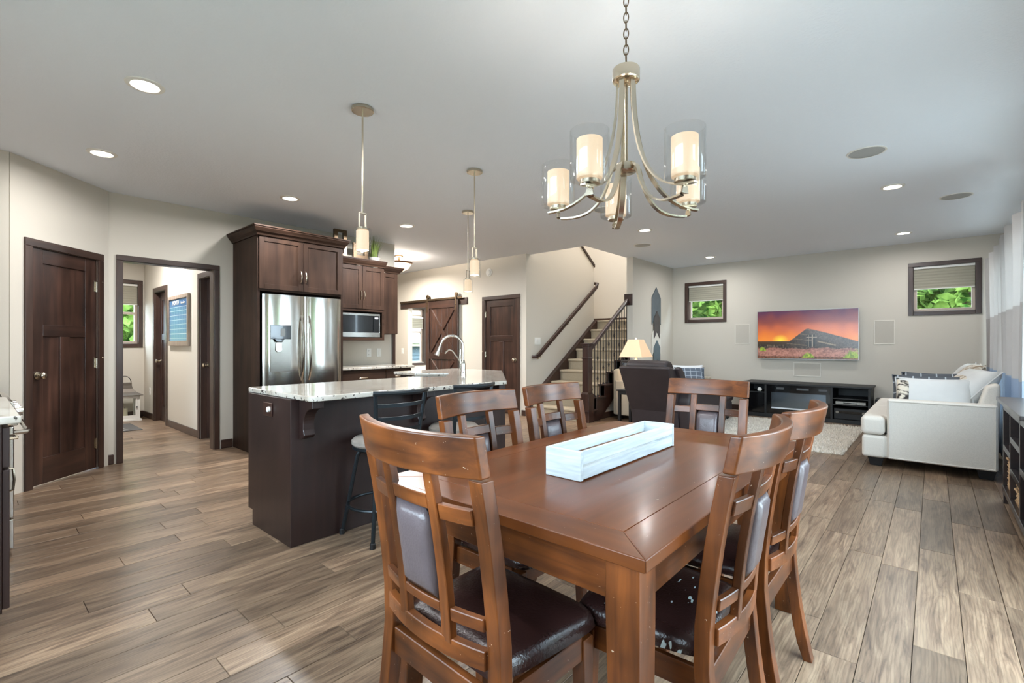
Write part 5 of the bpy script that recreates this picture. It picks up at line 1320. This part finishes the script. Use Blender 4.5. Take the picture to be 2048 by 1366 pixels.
for x in (6.48, 6.82):
    for y in (3.20, 3.53): obj('leg', B(x, x + .04, y, y + .04, 0, .51), BLACKM, t, .002, 1)
obj('top', B(6.46, 6.88, 3.185, 3.585, .51, .535), BLACKM, t, .003)
obj('apron', G().box(6.49, 6.85, 3.205, 3.22, .46, .51).box(6.49, 6.85, 3.55, 3.565, .46, .51).box(6.485, 6.50, 3.22, 3.55, .46, .51).box(6.84, 6.855, 3.22, 3.55, .46, .51), BLACKM, t)
lx, ly = 6.67, 3.37
t = thing('table_lamp', 'table lamp with a lit cream square shade beside the arrow art', 'table lamp', (lx, ly, .535))
obj('foot', G().lathe([(0, .536), (.085, .536), (.08, .56), (.03, .575), (0, .575)], (lx, ly, 0), 24), plain('lamp_wood', '5A3A2A', .4), t, smooth=True)
obj('column', G().lathe([(.03, .575), (.05, .66), (.055, .74), (.03, .85), (.022, .93), (.026, .96), (.02, .985), (.012, 1.0), (.012, 1.25)], (lx, ly, 0), 20), plain('lamp_ceramic', 'CFC4B4', .3), t, smooth=True)
SHADE = NT('linen_lamp_shade'); SHADE.set(Base_Color=lin('D9C0A0'), Roughness=.8, Emission_Color=lin('FFC08A'), Emission_Strength=.18); SHADE = SHADE.m
def frus(b, tp, z0, z1, th):
    v = []
    for k, (s_, z) in enumerate(((b, z0), (tp, z1), (tp - th, z1), (b - th, z0))):
        v += [(lx - s_, ly - s_, z), (lx + s_, ly - s_, z), (lx + s_, ly + s_, z), (lx - s_, ly + s_, z)]
    return G().add(v, [(k * 4 + i, k * 4 + (i + 1) % 4, (k * 4 + 4 + (i + 1) % 4) % 16, (k * 4 + 4 + i) % 16) for k in range(4) for i in range(4)])
obj('shade', frus(.185, .085, 1.02, 1.285, .004), SHADE, t)
obj('finial', G().lathe([(0, 1.315), (.012, 1.31), (.016, 1.30), (.01, 1.285), (.004, 1.25), (0, 1.25)], (lx, ly, 0), 12), WHITE, t, smooth=True)
point('lamp_bulb', (0, 0, 1.15 - .535), 5, (1, .8, .55), .04, t)
t = thing('loveseat', 'cream loveseat against the arrow wall half hidden by the recliner', 'sofa', (7.9, 3.5, 0))
for x in (6.95, 8.75): obj('arm', B(x, x + .16, 3.02, 3.88, .07, .63), CREAM, t, .025, 3)
obj('base', B(7.0, 8.85, 3.0, 3.9, .07, .30), CREAM, t, .02, 3)
for a, b in ((7.12, 7.92), (7.93, 8.74)): obj('seat_cushion', B(a, b, 2.98, 3.70, .30, .47), CREAM, t, .05, 4)
obj('back', G().prism([(3.93, .07), (3.93, .80), (3.84, .82), (3.70, .30), (3.70, .07)], 'X', 6.97, 8.89), CREAM, t, .03, 3)
for x in (7.0, 8.78):
    for y in (3.06, 3.8): obj('foot', B(x, x + .06, y, y + .06, 0, .075), BLACKM, t)
pillow('dark plaid pillow on the near end of the cream loveseat', (7.24, 3.66, .70), 66, 0, -10, .46, .46, .15, PLAID, group='loveseat pillows')
pillow('blue-grey plaid pillow on the far end of the cream loveseat', (8.42, 3.22, .62), 58, 0, -60, .50, .42, .15, PLAIDB, group='loveseat pillows')
pillow('white pillow behind the blue-grey plaid pillow on the loveseat', (8.60, 3.34, .64), 66, 0, -60, .54, .42, .14, plain('white_cotton', 'DDE0E2', .8), group='loveseat pillows')
# ------------------------------------------------------------------ hallway things
def month(u, v):
    c = mixc(hx_('4E79A2'), hx_('2F5C88'), v)
    n = vn(u, v, 60, 40)
    c = mixc(c, hx_('7FA6C6'), (.8 - v) * .4)
    for q in (.06, .17, .28, .39, .50, .61, .72, .81):
        if abs(v - q) < .005: c = hx_('B9CEDD')
    if .02 < v < .81 and (u * 7) % 1 < .05: c = mixc(c, hx_('8FB2D0'), .5)
    return c
t = thing('wall_board', 'blue framed month planner board on the hallway wall', 'picture', (1.99, 7.95, 1.19)); BASE[t.name] = Vector((1.99, 7.95, 1.19))
by0, by1, bz0, bz1 = 7.47, 8.43, 1.19, 1.90
GRF = wood('grey_frame_wood', '77695E', 'A39486', 'Z', 2, .5, .1)
for a, b, c, d in ((by0, by0 + .05, bz0, bz1), (by1 - .05, by1, bz0, bz1), (by0 + .05, by1 - .05, bz0, bz0 + .07), (by0 + .05, by1 - .05, bz1 - .05, bz1)): obj('frame', B(1.955, 1.988, a, b, c, d), GRF, t, .003)
painted('board_print', 1, 1, month, 84, 120, t, lambda u, v: (-.021, (by1 - .05 + (by0 - by1 + .10) * u) - 7.95, bz0 + .07 + (bz1 - bz0 - .12) * v - 1.19), 0, .15)
text('lettering', 'MONTH', .085, WHITE, t, (-.023, .12, .605), (pi / 2, 0, -pi / 2))
text('lettering', 'in review', .05, WHITE, t, (-.023, -.22, .60), (pi / 2, 0, -pi / 2))
tag(obj('door_mat', B(1.02, 1.66, 8.42, 9.22, .0005, .008), plain('grey_mat', '55524F', .9, bump=.6, bscale=200)), 'dark grey door mat with pale marks on the hallway floor', 'mat')
mt = bpy.data.objects['door_mat']
g = G()
for k in range(4): g.prism([(1.10 + .02 * k, 8.52 + .17 * k), (1.44, 8.50 + .17 * k), (1.52, 8.545 + .17 * k), (1.12 + .02 * k, 8.58 + .17 * k)], 'Z', .008, .0095)
obj('pale_marks', g, plain('mat_marks', 'D9D5CC', .9), mt)
t = thing('lantern', 'white wooden lantern with a metal roof and candle at the hallway end', 'lantern', (1.68, 9.66, 0))
q0, q1, r0, r1 = 1.50, 1.84, 9.50, 9.84
qc, rc = (q0 + q1) / 2, (r0 + r1) / 2
obj('base', G().box(q0 - .02, q1 + .02, r0 - .02, r1 + .02, 0, .03).box(q0, q1, r0, r1, .03, .055), WHITE, t, .003)
for x in (q0, q1 - .03):
    for y in (r0, r1 - .03): obj('post', B(x, x + .03, y, y + .03, .055, .40), WHITE, t, .002, 1)
g = G().box(q0 + .03, q1 - .03, r0, r0 + .02, .055, .09).box(q0 + .03, q1 - .03, r0, r0 + .02, .36, .40)
g.box(q0 + .03, q0 + .06, r0, r0 + .02, .09, .36).box(q1 - .06, q1 - .03, r0, r0 + .02, .09, .36)
d = obj('door', g, WHITE, t, .002, 1)
obj('knob', G().lathe([(0, -.02), (.012, -.018), (.008, 0), (0, 0)], (q1 - .045, r0, .22), 10, 'Y'), BLACKM, d, smooth=True)
obj('rail', G().box(q1 - .02, q1, r0 + .03, r1 - .03, .055, .09).box(q1 - .02, q1, r0 + .03, r1 - .03, .36, .40).box(q0, q0 + .02, r0 + .03, r1 - .03, .055, .09).box(q0, q0 + .02, r0 + .03, r1 - .03, .36, .40).box(q0 + .03, q1 - .03, r1 - .02, r1, .36, .40), WHITE, t, .002, 1)
for a in ((q0 + .055, q1 - .055, r0 + .008, r0 + .011), (q1 - .011, q1 - .008, r0 + .03, r1 - .03)): obj('pane', B(a[0], a[1], a[2], a[3], .085, .365), PANE, t)
rf = []
for s_, z in ((.205, .40), (.205, .41), (.13, .455), (.09, .51), (.08, .56), (.08, .60), (.0, .60)): rf.append((s_, z))
v = []
for s_, z in rf[:-1]: v += [(qc - s_, rc - s_, z), (qc + s_, rc - s_, z), (qc + s_, rc + s_, z), (qc - s_, rc + s_, z)]
n_ = len(rf) - 1
obj('roof', G().add(v, [(0, 1, 2, 3), tuple(range(4 * n_ - 4, 4 * n_))] + [(k * 4 + i, k * 4 + (i + 1) % 4, k * 4 + 4 + (i + 1) % 4, k * 4 + 4 + i) for k in range(n_ - 1) for i in range(4)]), plain('galvanised_metal', '6F675E', .45, .5), t)
obj('ring', G().tube([(qc + .085 * cos(a), rc, .60 + .105 * sin(a)) for a in [pi * i / 14 for i in range(15)]], .005, 6, up=(0, 1, 0)), IRON, t, smooth=True)
t = thing('candle', 'cream pillar candle standing inside the white lantern', 'candle', (qc, rc, .055))
obj('wax', G().lathe([(0, .056), (.042, .056), (.042, .195), (.03, .198), (0, .19)], (qc, rc, 0), 20), plain('candle_wax', 'E9DFC8', .5), t, smooth=True)
obj('wick', G().lathe([(.002, .19), (.002, .21)], (qc, rc, 0), 6), BLACKM, t)
# ------------------------------------------------------------------ outside the windows
tag(obj('lawn', B(-14, 34, -30, 34, -.75, -.7), plain('lawn_green', '53574A', .9, var=.3, vscale=2)), 'green lawn outside the windows', 'lawn', kind='structure')
tag(obj('bounce_slab', B(-3, 13, -9, -.9, -.72, -.12), plain('bounce_concrete', '9B9993', .85, var=.1, vscale=3)), 'pale concrete slab added outside to bounce neutral daylight indoors', 'patio', kind='structure')  # unseen slab added so neutral daylight bounces onto the ceiling
BARK = plain('tree_bark', '6A5A4A', .9, bump=1, bscale=20)
LEAF = NT('leaf_green'); oi = LEAF.n('ShaderNodeTexCoord'); nz = LEAF.n('ShaderNodeTexNoise', i_Scale=2.2, i_Detail=4.0); LEAF.l(oi.outputs['Object'], nz.inputs['Vector'])
r = LEAF.n('ShaderNodeValToRGB'); r.color_ramp.elements[0].position = .36; r.color_ramp.elements[0].color = lin('2F4F1F'); r.color_ramp.elements[1].position = .66; r.color_ramp.elements[1].color = lin('9AB45C')
LEAF.l(nz.outputs[0], r.inputs[0]); d_ = LEAF.n('ShaderNodeBsdfDiffuse'); tr_ = LEAF.n('ShaderNodeBsdfTranslucent'); mx_ = LEAF.n('ShaderNodeMixShader'); mx_.inputs[0].default_value = .4
for q in (d_, tr_): LEAF.l(r.outputs[0], q.inputs[0])
LEAF.l(d_.outputs[0], mx_.inputs[1]); LEAF.l(tr_.outputs[0], mx_.inputs[2]); LEAF.l(mx_.outputs[0], LEAF.out.inputs[0]); LEAF = LEAF.m
def tree(label, loc):
    t = thing('leafy_tree', label, 'tree', loc, 0, 'trees outside the windows'); BASE[t.name] = Vector()
    obj('trunk', G().tube([(0, 0, -.05), (.05, .02, 1), (-.03, .05, 2.2), (.02, 0, 4.2)], .12, 8, up=(0, 1, 0)), BARK, t, smooth=True, world=False)
    g = G(); r_ = random.Random(2)
    for i in range(9500):
        while True:
            p = Vector((r_.uniform(-1, 1), r_.uniform(-1, 1), r_.uniform(-1, 1)))
            if .25 < p.length < 1 and (sin(p.x * 7 + 1) * sin(p.y * 6) * sin(p.z * 6 + 2) > -.25): break
        p = Vector((p.x * 2.1, p.y * 2.1, 2.9 + p.z * 2.6)); s_ = r_.uniform(.09, .17)
        a = Vector((r_.gauss(0, 1), r_.gauss(0, 1), r_.gauss(0, .6))).normalized(); b = a.cross(Vector((r_.gauss(0, 1), r_.gauss(0, 1), r_.gauss(0, 1)))).normalized()
        g.add([p - a * s_, p + b * s_ * .5, p + a * s_, p - b * s_ * .5], [(0, 1, 2, 3)])
    o = obj('foliage', g, LEAF, t, world=False); o['kind'] = 'stuff'
    return t
t1 = tree('leafy green tree outside the small window right of the television', (14.2, -.6, -.7))
for loc, rz, lb in (((14.0, 4.4, -.7), 1.1, 'leafy green tree outside the small window left of the television'), ((19.5, 2.0, -.7), 2.3, 'leafy tree standing behind the other two beyond the television wall'), ((15.5, -5.6, -.7), 4, 'leafy tree outside past the corner of the sofa wall'),
                    ((16.5, 9.4, -.7), 3.0, 'leafy tree outside beyond the stair wall'), ((1.6, 15.0, -.7), .5, 'leafy green tree seen through the hallway window'), ((2.4, 20.5, -.7), 2.7, 'second leafy tree behind the hallway window tree'),
                    ((.5, -12, -.7), 1.9, 'leafy tree on the lawn outside the patio door'), ((6.0, -12, -.7), 5, 'leafy tree on the lawn outside the curtains'), ((12.2, 26, -.7), 3.9, 'leafy tree behind the neighbouring house')):
    dup(t1, loc, rz, lb)
t = thing('neighbor_house', 'grey sided neighbouring house with a pale roof seen through the office window', 'house', (13, 17.5, -.7))
SID = plain('siding_blue_grey', '4B575D', .7); ROOF = plain('pale_shingles', '77756F', .9, var=.2, vscale=6, bump=.5, bscale=40)
obj('wall', B(6, 22, 17.5, 22, -.7, 1.2), SID, t)
for k in range(12):
    z = -.7 + .158 * k; obj('siding_board', G().prism([(17.5, z), (17.46, z), (17.49, z + .158), (17.5, z + .158)], 'X', 6, 22), SID, t)
obj('fascia', B(5.6, 22.4, 17.1, 17.2, 1.13, 1.27), plain('cream_fascia', '9A9474', .6), t)
for k in range(9):
    y = 17.05 + .4 * k; z = 1.25 + .26 * k; obj('shingle_course', G().prism([(y, z), (y, z + .05), (y + .45, z + .05 + .26), (y + .45, z + .26)], 'X', 5.6, 22.4), ROOF, t)
